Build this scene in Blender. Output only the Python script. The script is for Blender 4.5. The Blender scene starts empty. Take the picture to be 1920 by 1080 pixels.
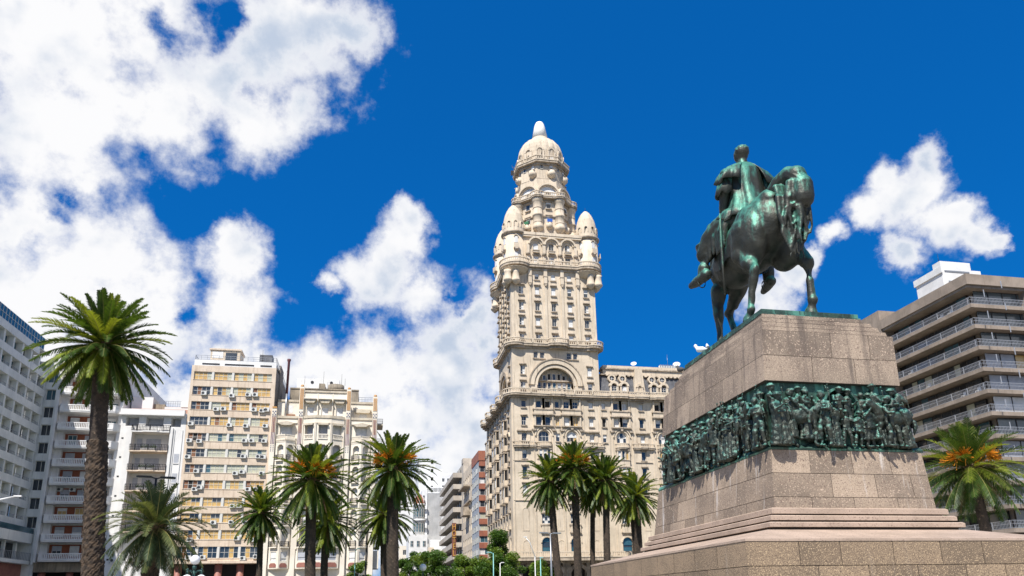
import bpy, bmesh, math, random
from mathutils import Vector, Matrix, noise
PI = math.pi
scene = bpy.context.scene
# ---------------------------------------------------------------- camera
cam_d = bpy.data.cameras.new('camera'); cam = bpy.data.objects.new('camera', cam_d)
scene.collection.objects.link(cam); scene.camera = cam
FPX, PITCH, ROLL, YAW, PSH = 1390.03857, 0.265567811, -0.0176917599, 0.194770986, 209.609
cyw, syw = math.cos(YAW), math.sin(YAW)
_f = Vector((syw*math.cos(PITCH), cyw*math.cos(PITCH), math.sin(PITCH)))
_r = Vector((cyw, -syw, 0)); _u = _r.cross(_f)
_r2 = _r*math.cos(ROLL)+_u*math.sin(ROLL); _u2 = -_r*math.sin(ROLL)+_u*math.cos(ROLL)
cam.matrix_world = Matrix(((_r2.x, _u2.x, -_f.x, 0), (_r2.y, _u2.y, -_f.y, 0), (_r2.z, _u2.z, -_f.z, 1.6), (0, 0, 0, 1)))
cam_d.sensor_width = 36; cam_d.lens = FPX/1920*36; cam_d.shift_y = PSH/1920
cam_d.clip_start = 0.1; cam_d.clip_end = 5000
# ---------------------------------------------------------------- sun
SUN_EL, SUN_AZ = math.radians(54), math.radians(-146)      # azimuth from +Y towards +X : behind the camera, to the left
S = Vector((math.sin(SUN_AZ)*math.cos(SUN_EL), math.cos(SUN_AZ)*math.cos(SUN_EL), math.sin(SUN_EL)))
ld = bpy.data.lights.new('sun', 'SUN'); ld.energy = 5.0; ld.angle = math.radians(0.5); ld.color = (1, 0.96, 0.90)
sun = bpy.data.objects.new('sun', ld); scene.collection.objects.link(sun)
sun.rotation_euler = (-S).to_track_quat('-Z', 'Y').to_euler()
# ---------------------------------------------------------------- colour management
scene.view_settings.view_transform = 'Standard'; scene.view_settings.look = 'None'
scene.view_settings.exposure = 0.50; scene.view_settings.gamma = 1
scene.cycles.max_bounces = 6; scene.cycles.diffuse_bounces = 3; scene.cycles.glossy_bounces = 3
scene.cycles.transparent_max_bounces = 8
# ---------------------------------------------------------------- world : sky texture with cumulus
world = bpy.data.worlds.new('World'); scene.world = world; world.use_nodes = True
nt = world.node_tree; nt.nodes.clear(); N = nt.nodes; L = nt.links
def wn(t, **k):
    n = N.new(t)
    for a, b in k.items(): setattr(n, a, b)
    return n
def wmath(op, a, b=None, clamp=False):
    n = wn('ShaderNodeMath', operation=op, use_clamp=clamp)
    for i, v in enumerate((a, b)):
        if v is None: continue
        if isinstance(v, (int, float)): n.inputs[i].default_value = v
        else: L.new(v, n.inputs[i])
    return n.outputs[0]
sky = wn('ShaderNodeTexSky', sky_type='NISHITA', sun_disc=False, sun_elevation=SUN_EL, sun_rotation=SUN_AZ,
         air_density=1.0, dust_density=0.3, ozone_density=3.0, altitude=0)
tc = wn('ShaderNodeTexCoord')
def wnoise(scale, detail, rough, off=0.0):
    mp = wn('ShaderNodeMapping'); mp.inputs['Location'].default_value = (off, off*.7, off*1.3)
    L.new(tc.outputs['Generated'], mp.inputs[0])
    n = wn('ShaderNodeTexNoise'); n.inputs['Scale'].default_value = scale; n.inputs['Detail'].default_value = detail
    n.inputs['Roughness'].default_value = rough; L.new(mp.outputs[0], n.inputs['Vector'])
    return n
# domain warp
wr = wnoise(12, 7, .62)
sub = wn('ShaderNodeVectorMath', operation='SUBTRACT'); L.new(wr.outputs['Color'], sub.inputs[0]); sub.inputs[1].default_value = (.5, .5, .5)
sc_ = wn('ShaderNodeVectorMath', operation='SCALE'); L.new(sub.outputs[0], sc_.inputs[0]); sc_.inputs['Scale'].default_value = .085
add = wn('ShaderNodeVectorMath', operation='ADD'); L.new(sc_.outputs[0], add.inputs[0]); L.new(tc.outputs['Generated'], add.inputs[1])
# cumulus heaps: direction (x, y, z) and angular radius of each heap
HEAPS = [
(-0.3517,0.7301,0.5859,0.1525),(-0.2274,0.7426,0.6299,0.1148),(-0.1094,0.7561,0.6453,0.1015),(-0.0430,0.7512,0.6586,0.0499),(-0.1637,0.7897,0.5913,0.0980),(-0.2496,0.8004,0.5451,0.0753),(-0.0979,0.8031,0.5878,0.0537),(-0.1529,0.8146,0.5596,0.0556),(-0.3566,0.7875,0.5027,0.1064),(-0.3756,0.8241,0.4239,0.0677),(-0.3210,0.8230,0.4687,0.0325),(-0.3967,0.8634,0.3118,0.1220),(-0.3136,0.8631,0.3959,0.0794),(-0.3446,0.8754,0.3390,0.1063),(-0.2546,0.8949,0.3665,0.0722),(-0.1662,0.8972,0.4091,0.0510),(-0.1718,0.9171,0.3597,0.0609),(-0.1724,0.8839,0.4348,0.0346),(-0.2599,0.9119,0.3177,0.0847),(-0.3813,0.8972,0.2229,0.1247),(-0.3069,0.9230,0.2321,0.0929),(0.0494,0.8730,0.4852,0.0304),(0.0405,0.8881,0.4579,0.0381),(0.0215,0.9073,0.4199,0.0501),(-0.0260,0.9141,0.4046,0.0426),(-0.0596,0.9150,0.3990,0.0243),(0.0611,0.9189,0.3897,0.0551),(0.1187,0.9236,0.3645,0.0500),(0.0919,0.9392,0.3309,0.0572),(0.1412,0.9305,0.3379,0.0502),(0.1009,0.9537,0.2834,0.0933),(0.0019,0.9556,0.2948,0.0667),(0.0460,0.9711,0.2344,0.0997),(-0.0734,0.9518,0.2977,0.0510),(-0.1324,0.9467,0.2936,0.0493),(0.1454,0.9628,0.2279,0.0790),(0.1255,0.9771,0.1719,0.0930),(-0.0385,0.9632,0.2661,0.0693),(-0.1768,0.9366,0.3025,0.0382),(-0.2296,0.9399,0.2527,0.0366),(0.5977,0.6639,0.4495,0.0456),(0.6071,0.6403,0.4705,0.0275),(0.5756,0.6871,0.4434,0.0308),(0.6366,0.6581,0.4020,0.0414),(0.6650,0.6385,0.3874,0.0250),(0.6116,0.6921,0.3833,0.0284),(0.5450,0.7244,0.4222,0.0212),(0.5089,0.7643,0.3960,0.0283),(0.4886,0.7930,0.3639,0.0390),(0.5283,0.7470,0.4036,0.0193),(0.5787,0.6664,0.4701,0.0221),(0.6417,0.6448,0.4154,0.0257),(0.6771,0.6313,0.3781,0.0138),(0.4966,0.7994,0.3380,0.0284),(0.0356,0.9926,0.1164,0.1055),(0.0992,0.9923,0.0747,0.1057),(-0.0587,0.9943,0.0888,0.1020),(-0.0346,0.9870,0.1570,0.0759),(-0.2014,0.9677,0.1517,0.0754),(-0.1534,0.9862,0.0619,0.1299),(0.3501,0.9358,0.0424,0.0806),(0.7019,0.7094,0.0632,0.0919),
# unseen clouds added behind and round the camera to raise the fill light
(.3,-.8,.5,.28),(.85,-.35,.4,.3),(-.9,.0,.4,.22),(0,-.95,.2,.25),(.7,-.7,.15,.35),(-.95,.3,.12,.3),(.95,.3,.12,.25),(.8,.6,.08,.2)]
acc = None
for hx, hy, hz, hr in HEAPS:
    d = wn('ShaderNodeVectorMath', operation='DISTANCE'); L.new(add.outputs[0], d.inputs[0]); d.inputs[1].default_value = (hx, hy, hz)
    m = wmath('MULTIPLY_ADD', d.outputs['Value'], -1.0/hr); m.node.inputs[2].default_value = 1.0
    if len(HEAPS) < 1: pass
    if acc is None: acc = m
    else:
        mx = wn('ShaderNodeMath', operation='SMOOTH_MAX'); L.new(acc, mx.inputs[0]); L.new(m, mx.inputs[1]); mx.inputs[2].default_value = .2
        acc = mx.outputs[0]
for hx, hy, hz, hr in [(-0.1982,0.7522,0.6285,0.0432),(-0.2292,0.7596,0.6087,0.0225),(-0.1724,0.7433,0.6464,0.0231),(-0.3568,0.8299,0.4288,0.0155),(-0.3395,0.8308,0.4410,0.0105),(-0.1462,0.7960,0.5874,0.0182),(-0.2434,0.7426,0.6239,0.0164),(-0.2315,0.9138,0.3337,0.0132),(0.1103,0.9139,0.3907,0.0178),(0.2214,0.9102,0.3499,0.0179)]:      # gaps of blue between the heaps
    d = wn('ShaderNodeVectorMath', operation='DISTANCE'); L.new(add.outputs[0], d.inputs[0]); d.inputs[1].default_value = (hx, hy, hz)
    m = wn('ShaderNodeMapRange', interpolation_type='SMOOTHSTEP'); L.new(d.outputs['Value'], m.inputs[0]); m.inputs[1].default_value = 0; m.inputs[2].default_value = hr*1.6; m.inputs[3].default_value = .5; m.inputs[4].default_value = 0
    acc = wmath('SUBTRACT', acc, m.outputs[0])
n1 = wnoise(14, 15, .62, 3.1)
n2 = wnoise(5, 3, .5, 7.7)
dens = wmath('ADD', acc, wmath('MULTIPLY', wmath('SUBTRACT', n1.outputs[0], .5), 2.15))
holes = wn('ShaderNodeMapRange'); L.new(n2.outputs[0], holes.inputs[0])
alpha = wn('ShaderNodeMapRange', interpolation_type='SMOOTHSTEP'); L.new(dens, alpha.inputs[0])
alpha.inputs[1].default_value = -.12; alpha.inputs[2].default_value = .66
# body shade of the clouds: bright crowns, light grey thick parts
# body shade of the clouds : billows lit from the sun side, thick parts grey
def cnoise(off):
    v = wn('ShaderNodeVectorMath', operation='ADD'); L.new(tc.outputs['Generated'], v.inputs[0]); v.inputs[1].default_value = off
    n = wn('ShaderNodeTexNoise'); n.inputs['Scale'].default_value = 8; n.inputs['Detail'].default_value = 7; n.inputs['Roughness'].default_value = .5
    L.new(v.outputs[0], n.inputs['Vector']); return n.outputs[0]
lit = wmath('SUBTRACT', cnoise((4.1, 2.2, 1.0)), cnoise((4.1-.018*.5, 2.2-.006, 1.0+.026)))
n3 = wnoise(3.6, 5, .55, 1.3)
sh = wn('ShaderNodeMapRange', interpolation_type='SMOOTHSTEP'); L.new(wmath('SUBTRACT', n3.outputs[0], wmath('MULTIPLY', lit, 1.1)), sh.inputs[0]); sh.inputs[1].default_value = .42; sh.inputs[2].default_value = .68
thick = wn('ShaderNodeMapRange', interpolation_type='SMOOTHSTEP'); L.new(dens, thick.inputs[0]); thick.inputs[1].default_value = .25; thick.inputs[2].default_value = 1.0
shm = wmath('MULTIPLY', sh.outputs[0], thick.outputs[0])
ccol = wn('ShaderNodeMix', data_type='RGBA'); L.new(shm, ccol.inputs[0]); ccol.inputs[6].default_value = (.69, .69, .70, 1); ccol.inputs[7].default_value = (.38, .44, .54, 1)
# deep polarised blue
hsv = wn('ShaderNodeHueSaturation'); hsv.inputs['Saturation'].default_value = 1.25; hsv.inputs['Value'].default_value = 1.0
L.new(sky.outputs[0], hsv.inputs['Color'])
sc1 = wn('ShaderNodeMix', data_type='RGBA', blend_type='MULTIPLY'); sc1.inputs[0].default_value = 1
L.new(hsv.outputs[0], sc1.inputs[6]); sc1.inputs[7].default_value = (.1, .1, .1, 1)
gm = wn('ShaderNodeGamma'); L.new(sc1.outputs[2], gm.inputs[0]); gm.inputs[1].default_value = .45
skm = wn('ShaderNodeMix', data_type='RGBA', blend_type='MULTIPLY'); skm.inputs[0].default_value = 1
L.new(gm.outputs[0], skm.inputs[6]); skm.inputs[7].default_value = (.008, .228, .57, 1)
fin = wn('ShaderNodeMix', data_type='RGBA'); L.new(alpha.outputs[0], fin.inputs[0]); L.new(skm.outputs[2], fin.inputs[6]); L.new(ccol.outputs[2], fin.inputs[7])
bg = wn('ShaderNodeBackground'); L.new(fin.outputs[2], bg.inputs[0]); bg.inputs[1].default_value = 1.0
wo = wn('ShaderNodeOutputWorld'); L.new(bg.outputs[0], wo.inputs[0])
# ================================================================ helpers
WP = {}
COL = scene.collection
class MB:
    def __init__(s, fn=None): s.v = []; s.f = []; s.m = []; s.fn = fn; s.mats = []; s.sm = []
    def mi(s, mat):
        if mat not in s.mats: s.mats.append(mat)
        return s.mats.index(mat)
    def pt(s, p):
        if s.fn: p = s.fn(*p)
        s.v.append(tuple(p)); return len(s.v)-1
    def face(s, pts, mat, smooth=False):
        s.f.append([s.pt(p) for p in pts]); s.m.append(s.mi(mat)); s.sm.append(smooth)
    def box(s, a0, a1, b0, b1, c0, c1, mat):
        i = [s.pt((a, b, c)) for c in (c0, c1) for b in (b0, b1) for a in (a0, a1)]
        k = s.mi(mat)
        for q in ((0, 1, 3, 2), (4, 5, 7, 6), (0, 1, 5, 4), (2, 3, 7, 6), (0, 2, 6, 4), (1, 3, 7, 5)):
            s.f.append([i[j] for j in q]); s.m.append(k); s.sm.append(False)
    def prism(s, poly, c0, c1, mat, top=None, smooth=False, cap=True):      # poly in (a,b), extruded along c ; top = other outline
        top = top or poly; n = len(poly); k = s.mi(mat)
        A = [s.pt((p[0], p[1], c0)) for p in poly]; B = [s.pt((p[0], p[1], c1)) for p in top]
        for i in range(n):
            j = (i+1) % n; s.f.append([A[i], A[j], B[j], B[i]]); s.m.append(k); s.sm.append(smooth)
        if cap:
            s.f.append(A[::-1]); s.m.append(k); s.sm.append(False); s.f.append(B); s.m.append(k); s.sm.append(False)
    def zprism(s, poly, d0, d1, mat):      # poly in (u,z), extruded along the middle axis
        n = len(poly); k = s.mi(mat)
        A = [s.pt((p[0], d0, p[1])) for p in poly]; B = [s.pt((p[0], d1, p[1])) for p in poly]
        for i in range(n):
            j = (i+1) % n; s.f.append([A[i], A[j], B[j], B[i]]); s.m.append(k); s.sm.append(False)
        s.f.append(A[::-1]); s.m.append(k); s.sm.append(False); s.f.append(B); s.m.append(k); s.sm.append(False)
    def lathe(s, cx, cy, prof, n, mat, a0=0, a1=2*PI, smooth=True, rot=0, ell=1.0):
        full = abs(a1-a0-2*PI) < 1e-6; k = s.mi(mat); cols = n if full else n+1; R = []
        for r, z in prof:
            R.append([s.pt((cx+r*math.cos(rot+a0+(a1-a0)*i/n), cy+r*ell*math.sin(rot+a0+(a1-a0)*i/n), z)) for i in range(cols)])
        for a, b in zip(R, R[1:]):
            for i in range(n):
                j = (i+1) % cols
                s.f.append([a[i], a[j], b[j], b[i]]); s.m.append(k); s.sm.append(smooth)
        if prof[0][0] > 1e-3: s.f.append(R[0][::-1] if len(R[0]) > 2 else R[0]); s.m.append(k); s.sm.append(False)
        if prof[-1][0] > 1e-3: s.f.append(R[-1]); s.m.append(k); s.sm.append(False)
    def tube(s, pts, mat, n=8, smooth=True, cap=True):           # pts (x,y,z,r)
        k = s.mi(mat); R = []; P = [Vector(p[:3]) for p in pts]
        up0 = Vector((0, 0, 1))
        for i, p in enumerate(P):
            t = (P[min(i+1, len(P)-1)]-P[max(i-1, 0)])
            if t.length < 1e-9: t = Vector((0, 0, 1))
            t.normalize(); a = t.cross(up0 if abs(t.z) < .95 else Vector((1, 0, 0))).normalized(); b = t.cross(a)
            r = pts[i][3]
            R.append([s.pt(p+a*r*math.cos(2*PI*j/n)+b*r*math.sin(2*PI*j/n)) for j in range(n)])
        for a, b in zip(R, R[1:]):
            for i in range(n):
                j = (i+1) % n; s.f.append([a[i], a[j], b[j], b[i]]); s.m.append(k); s.sm.append(smooth)
        if cap:
            s.f.append(R[0][::-1]); s.m.append(k); s.sm.append(False); s.f.append(R[-1]); s.m.append(k); s.sm.append(False)
    def ball(s, c, r, mat, n=10, m=7, rz=None, ry=None):
        rz = rz or r; ry = ry or r; k = s.mi(mat); R = []
        for i in range(m+1):
            th = PI*i/m
            R.append([s.pt((c[0]+r*math.sin(th)*math.cos(2*PI*j/n), c[1]+ry*math.sin(th)*math.sin(2*PI*j/n), c[2]-rz*math.cos(th))) for j in range(n)])
        for a, b in zip(R, R[1:]):
            for i in range(n):
                j = (i+1) % n; s.f.append([a[i], a[j], b[j], b[i]]); s.m.append(k); s.sm.append(True)
    def wall(s, u0, u1, z0, z1, holes, depth, mat, rmat=None, d=0.0):
        """wall sheet at distance d out, rectangular holes (a,b,c,e,arch) cut out and given reveals of that depth"""
        rmat = rmat or mat
        zs = sorted({z0, z1} | {min(max(h[i], z0), z1) for h in holes for i in (2, 3)})
        for za, zb in zip(zs, zs[1:]):
            if zb-za < 1e-6: continue
            zm = (za+zb)/2; cur = u0
            for h in sorted([h for h in holes if h[2] < zm < h[3]], key=lambda h: h[0]):
                if h[0] > cur+1e-6: s.face([(cur, d, za), (h[0], d, za), (h[0], d, zb), (cur, d, zb)], mat)
                cur = max(cur, h[1])
            if cur < u1-1e-6: s.face([(cur, d, za), (u1, d, za), (u1, d, zb), (cur, d, zb)], mat)
        e = d-depth
        for h in holes:
            a, b, c, t = h[:4]
            s.face([(a, d, c), (b, d, c), (b, e, c), (a, e, c)], rmat); s.face([(a, d, t), (b, d, t), (b, e, t), (a, e, t)], rmat)
            s.face([(a, d, c), (a, d, t), (a, e, t), (a, e, c)], rmat); s.face([(b, d, c), (b, d, t), (b, e, t), (b, e, c)], rmat)
            if len(h) > 4 and h[4]:
                r = (b-a)/2; cx = (a+b)/2; zc = t-r; n = 10
                P = [(cx+r*math.cos(PI*i/n), zc+r*math.sin(PI*i/n)) for i in range(n+1)]
                for p, q in zip(P, P[1:]):
                    s.face([(p[0], d, p[1]), (q[0], d, q[1]), (q[0], d, t), (p[0], d, t)], mat)
                    s.face([(p[0], d, p[1]), (q[0], d, q[1]), (q[0], e, q[1]), (p[0], e, p[1])], rmat)
    def ring(s, cx, cz, r0, r1, d0, d1, mat, a0=0, a1=PI, n=18):    # arch band in the facade plane
        for i in range(n):
            a, b = a0+(a1-a0)*i/n, a0+(a1-a0)*(i+1)/n
            q = [(cx+r*math.cos(t), cz+r*math.sin(t)) for r, t in ((r0, a), (r1, a), (r1, b), (r0, b))]
            s.zprism(q, d0, d1, mat)
    def strip(s, path, t0, t1, c0, c1, mat, closed=False):  # wall following a plan path, offset t0..t1 to its left, heights c0..c1
        n = len(path); O = []
        for i, p in enumerate(path):
            if closed: a, b = path[i-1], path[(i+1) % n]
            else: a, b = path[max(i-1, 0)], path[min(i+1, n-1)]
            v = Vector((p[0]-a[0], p[1]-a[1])); w = Vector((b[0]-p[0], b[1]-p[1]))
            v = v.normalized() if v.length > 1e-9 else w.normalized(); w = w.normalized() if w.length > 1e-9 else v
            nn = Vector((-v.y-w.y, v.x+w.x)); nn.normalize(); c = max(.4, nn.dot(Vector((-v.y, v.x))))
            O.append((nn/c))
        A = [(p[0]+o.x*t0, p[1]+o.y*t0) for p, o in zip(path, O)]; B = [(p[0]+o.x*t1, p[1]+o.y*t1) for p, o in zip(path, O)]
        m = n if closed else n-1
        for i in range(m):
            j = (i+1) % n
            q = [A[i], A[j], B[j], B[i]]
            s.face([(x, y, c1) for x, y in q], mat); s.face([(x, y, c0) for x, y in q], mat)
            s.face([(*A[i], c0), (*A[j], c0), (*A[j], c1), (*A[i], c1)], mat); s.face([(*B[i], c0), (*B[j], c0), (*B[j], c1), (*B[i], c1)], mat)
        if not closed:
            for i in (0, n-1): s.face([(*A[i], c0), (*B[i], c0), (*B[i], c1), (*A[i], c1)], mat)
    def build(s, name, parent=None, loc=None, label=None):
        if not s.f: return None
        o0 = WP[parent.name] if parent else (Vector(loc) if loc else Vector((0, 0, 0)))
        me = bpy.data.meshes.new(name)
        me.from_pydata([(v[0]-o0.x, v[1]-o0.y, v[2]-o0.z) for v in s.v], [], s.f)
        for m in s.mats: me.materials.append(m)
        me.polygons.foreach_set('material_index', s.m); me.polygons.foreach_set('use_smooth', s.sm)
        me.update()
        o = bpy.data.objects.new(name, me); COL.objects.link(o)
        if parent: o.parent = parent
        else: o.location = o0
        WP[o.name] = o0.copy()
        if label: o['label'] = label
        return o
def front(Y0): return lambda u, d, z: (u, Y0-d, z)
def west(X0): return lambda u, d, z: (X0-d, u, z)
def east(X0): return lambda u, d, z: (X0+d, u, z)
def thing(name, label, cat, loc=(0, 0, 0), group=None, rz=0):
    o = bpy.data.objects.new(name, None); COL.objects.link(o); o.location = loc; o.empty_display_size = .5
    o['label'] = label; o['category'] = cat
    if group: o['group'] = group
    WP[o.name] = Vector(loc)
    if rz: o.rotation_euler = (0, 0, rz)
    return o
def tag(o, label, cat, group=None):
    o['label'] = label; o['category'] = cat
    if group: o['group'] = group
    return o
def struct(o): o['kind'] = 'structure'; return o
def inst(mesh, name, parent, loc, rz=0.0, scale=None):
    o = bpy.data.objects.new(name, mesh); COL.objects.link(o)
    if parent: o.parent = parent; o.location = Vector(loc)-WP[parent.name]
    else: o.location = loc
    WP[o.name] = Vector(loc)
    if rz: o.rotation_euler = (0, 0, rz)
    if scale: o.scale = scale
    return o
def copy_tree(o, parent=None):
    c = o.copy(); COL.objects.link(c); c.parent = parent; WP[c.name] = WP[o.name].copy()
    for ch in list(o.children): copy_tree(ch, c)
    return c
# ---------------------------------------------------------------- materials
def mat(name, col, col2=None, scale=.6, rough=.8, bump=.0, bscale=20, streak=None, island=0.0, metal=0.0, spec=.5, speck=None, fine=0.0, up=None, emit=None, coat=0):
    m = bpy.data.materials.new(name); m.use_nodes = True; t = m.node_tree; t.nodes.clear(); K = t.links
    def nn(ty, **k):
        q = t.nodes.new(ty)
        for a, b in k.items(): setattr(q, a, b)
        return q
    out = nn('ShaderNodeOutputMaterial'); b = nn('ShaderNodeBsdfPrincipled'); K.new(b.outputs[0], out.inputs[0])
    b.inputs['Roughness'].default_value = rough; b.inputs['Metallic'].default_value = metal
    b.inputs['Specular IOR Level'].default_value = spec; b.inputs['Coat Weight'].default_value = coat
    if emit:
        b.inputs['Emission Color'].default_value = (*emit[:3], 1); b.inputs['Emission Strength'].default_value = emit[3]
    g = nn('ShaderNodeNewGeometry'); pos = g.outputs['Position']
    def noi(sc, det=5, ro=.6, vec=None):
        q = nn('ShaderNodeTexNoise'); q.inputs['Scale'].default_value = sc; q.inputs['Detail'].default_value = det; q.inputs['Roughness'].default_value = ro
        K.new(vec or pos, q.inputs['Vector']); return q.outputs[0]
    def rng(v, a, c, smooth=True):
        q = nn('ShaderNodeMapRange', interpolation_type='SMOOTHSTEP' if smooth else 'LINEAR'); K.new(v, q.inputs[0]); q.inputs[1].default_value = a; q.inputs[2].default_value = c; return q.outputs[0]
    def mixc(f, a, c, mode='MIX'):
        q = nn('ShaderNodeMix', data_type='RGBA', blend_type=mode)
        for i, v in ((0, f), (6, a), (7, c)):
            if isinstance(v, (int, float)): q.inputs[i].default_value = v
            elif isinstance(v, tuple): q.inputs[i].default_value = (*v[:3], 1)
            else: K.new(v, q.inputs[i])
        return q.outputs[2]
    cur = (*col, 1)
    if col2: cur = mixc(rng(noi(scale), .35, .65), tuple(col), tuple(col2))
    if island:
        hs = nn('ShaderNodeHueSaturation'); K.new(cur, hs.inputs['Color']) if not isinstance(cur, tuple) else setattr(hs.inputs['Color'], 'default_value', cur)
        ml = nn('ShaderNodeMath', operation='MULTIPLY_ADD'); K.new(g.outputs['Random Per Island'], ml.inputs[0]); ml.inputs[1].default_value = 2*island; ml.inputs[2].default_value = 1-island
        K.new(ml.outputs[0], hs.inputs['Value']); cur = hs.outputs[0]
    if speck:      # (scale, colour, lo, hi)
        for sc, c, lo, hi in speck: cur = mixc(rng(noi(sc, 2, .5), lo, hi), cur, c)
    if streak:     # (colour, amount, lo, hi) vertical stains
        sep = nn('ShaderNodeMapping'); sep.inputs['Scale'].default_value = (2.2, 2.2, .16); K.new(pos, sep.inputs[0])
        s1 = rng(noi(1.6, 6, .65, sep.outputs[0]), streak[2], streak[3])
        q = nn('ShaderNodeMath', operation='MULTIPLY'); K.new(s1, q.inputs[0]); q.inputs[1].default_value = streak[1]
        cur = mixc(q.outputs[0], cur, streak[0])
    if fine:
        q = nn('ShaderNodeMath', operation='MULTIPLY'); K.new(rng(noi(bscale*.5, 3), .3, .7), q.inputs[0]); q.inputs[1].default_value = fine
        cur = mixc(q.outputs[0], cur, tuple(c*.55 for c in col))
    if up:         # patina on surfaces that face upward: (colour, lo, hi)
        sp = nn('ShaderNodeSeparateXYZ'); K.new(g.outputs['Normal'], sp.inputs[0])
        a1 = nn('ShaderNodeMath', operation='MULTIPLY_ADD'); K.new(sp.outputs[2], a1.inputs[0]); a1.inputs[1].default_value = .35
        sep = nn('ShaderNodeMapping'); sep.inputs['Scale'].default_value = (3, 3, .9); K.new(pos, sep.inputs[0])
        K.new(noi(1.1, 6, .7, sep.outputs[0]), a1.inputs[2])
        cur = mixc(rng(a1.outputs[0], up[1], up[2]), cur, up[0])
        if len(up) > 3: cur = mixc(rng(noi(7, 4), .6, .75), cur, up[3])
    if isinstance(cur, tuple): b.inputs['Base Color'].default_value = cur
    else: K.new(cur, b.inputs['Base Color'])
    if bump:
        bp = nn('ShaderNodeBump'); bp.inputs['Strength'].default_value = bump; bp.inputs['Distance'].default_value = .03
        K.new(noi(bscale, 5), bp.inputs['Height']); K.new(bp.outputs[0], b.inputs['Normal'])
    return m
def remesh(mb, voxel, smooth=3, name='tmp', disp=0.0):
    """turn a heap of overlapping solids into one continuous skin"""
    me = bpy.data.meshes.new(name); me.from_pydata(mb.v, [], mb.f); me.update()
    bm = bmesh.new(); bm.from_mesh(me); bmesh.ops.recalc_face_normals(bm, faces=bm.faces); bm.to_mesh(me); bm.free()
    o = bpy.data.objects.new(name, me); COL.objects.link(o)
    r = o.modifiers.new('r', 'REMESH'); r.mode = 'VOXEL'; r.voxel_size = voxel; r.use_smooth_shade = True
    s = o.modifiers.new('s', 'SMOOTH'); s.iterations = smooth; s.factor = .5
    dg = bpy.context.evaluated_depsgraph_get(); ev = o.evaluated_get(dg); m2 = bpy.data.meshes.new_from_object(ev)
    bpy.data.objects.remove(o); bpy.data.meshes.remove(me)
    for mt in mb.mats: m2.materials.append(mt)
    for p in m2.polygons: p.material_index = 0; p.use_smooth = True
    return m2
def chain(mb, pts, mat, n=10):
    """tapered limb: balls at the joints, cones between them"""
    mb.tube(pts, mat, n)
    for p in pts: mb.ball(p[:3], p[3]*.995, mat, n, 6)
def mobj(me, name, parent=None, loc=(0, 0, 0)):
    o = bpy.data.objects.new(name, me); COL.objects.link(o)
    if parent:
        o.parent = parent; w = WP[parent.name]; me.transform(Matrix.Translation(-w)); WP[o.name] = w.copy()
    else:
        me.transform(Matrix.Translation(-Vector(loc))); o.location = loc; WP[o.name] = Vector(loc)
    return o
# ================================================================ plaza ground
m_pave = mat('paving', (.38, .35, .31), (.30, .28, .25), scale=.4, rough=.85, bump=.2, bscale=6)
m_road = mat('asphalt', (.07, .07, .07), (.10, .10, .10), scale=.5, rough=.9, bump=.3, bscale=30)
g = MB(); g.box(-1500, 1500, -900, 3000, -1.0, -.16, m_road); struct(g.build('ground'))
g = MB(); g.box(-44, 60, -60, 104, -.2, 0, m_pave); struct(g.build('plaza_paving'))
g = MB(); g.box(-60, 90, 104.02, 116, -.155, -.150, m_road); struct(g.build('road'))
g = MB(); g.box(-60, 2, 116, 170, -.2, 0.003, m_pave); g.box(24, 90, 116, 175, -.2, 0.003, m_pave); struct(g.build('pavement'))
m_grass = mat('lawn_grass', (.05, .09, .025), (.08, .12, .03), scale=2, rough=.95, bump=.6, bscale=30)
g = MB(); g.box(-40, 8, 60, 100, -.1, 0.05, m_grass); g.box(20, 56, 60, 100, -.1, 0.05, m_grass); struct(g.build('lawn'))
# ================================================================ monument
m_gran = mat('granite', (.33, .255, .185), (.215, .165, .122), scale=.8, rough=.72, bump=.25, bscale=60, island=.34, speck=[(34, (.15, .10, .075), .52, .68), (24, (.50, .38, .28), .57, .7)], streak=((.10, .075, .06), .75, .50, .70))
m_gran2 = mat('granite_low', (.345, .265, .19), (.23, .178, .13), scale=.8, rough=.72, bump=.25, bscale=60, island=.3, speck=[(34, (.15, .10, .075), .52, .68), (24, (.50, .38, .28), .57, .7)], streak=((.60, .55, .50), .7, .58, .70))
m_granB = mat('granite_base', (.28, .20, .125), (.20, .145, .092), scale=.8, rough=.7, bump=.3, bscale=50, island=.26, speck=[(48, (.11, .075, .05), .50, .64), (36, (.52, .38, .23), .55, .68)], streak=((.45, .38, .31), .4, .6, .8))
m_cope = mat('granite_coping', (.44, .33, .25), (.34, .255, .19), scale=1.2, rough=.7, bump=.15, bscale=60, speck=[(26, (.24, .17, .13), .55, .7)])
m_joint = mat('dark_joint', (.06, .045, .035), rough=.9)
m_bron = mat('bronze', (.026, .029, .023), (.050, .050, .038), scale=1.5, rough=.5, metal=.4, bump=.5, bscale=14, up=((.075, .25, .18), .48, .76, (.03, .026, .022)))
m_bronF = mat('bronze_relief', (.028, .042, .035), (.062, .068, .052), scale=3, rough=.42, metal=.45, bump=.8, bscale=22, up=((.085, .24, .19), .52, .84, (.045, .04, .03)))
m_bronP = mat('bronze_plate', (.05, .12, .09), (.03, .05, .04), scale=2.5, rough=.5, metal=.4, bump=.5, bscale=20, streak=((.12, .34, .25), .8, .5, .62))
mon = thing('equestrian_monument', 'stepped pink granite pedestal with green bronze frieze carrying a bronze horseman', 'monument', (13.4, 22.6, 0))
rnd = random.Random(5)
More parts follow.
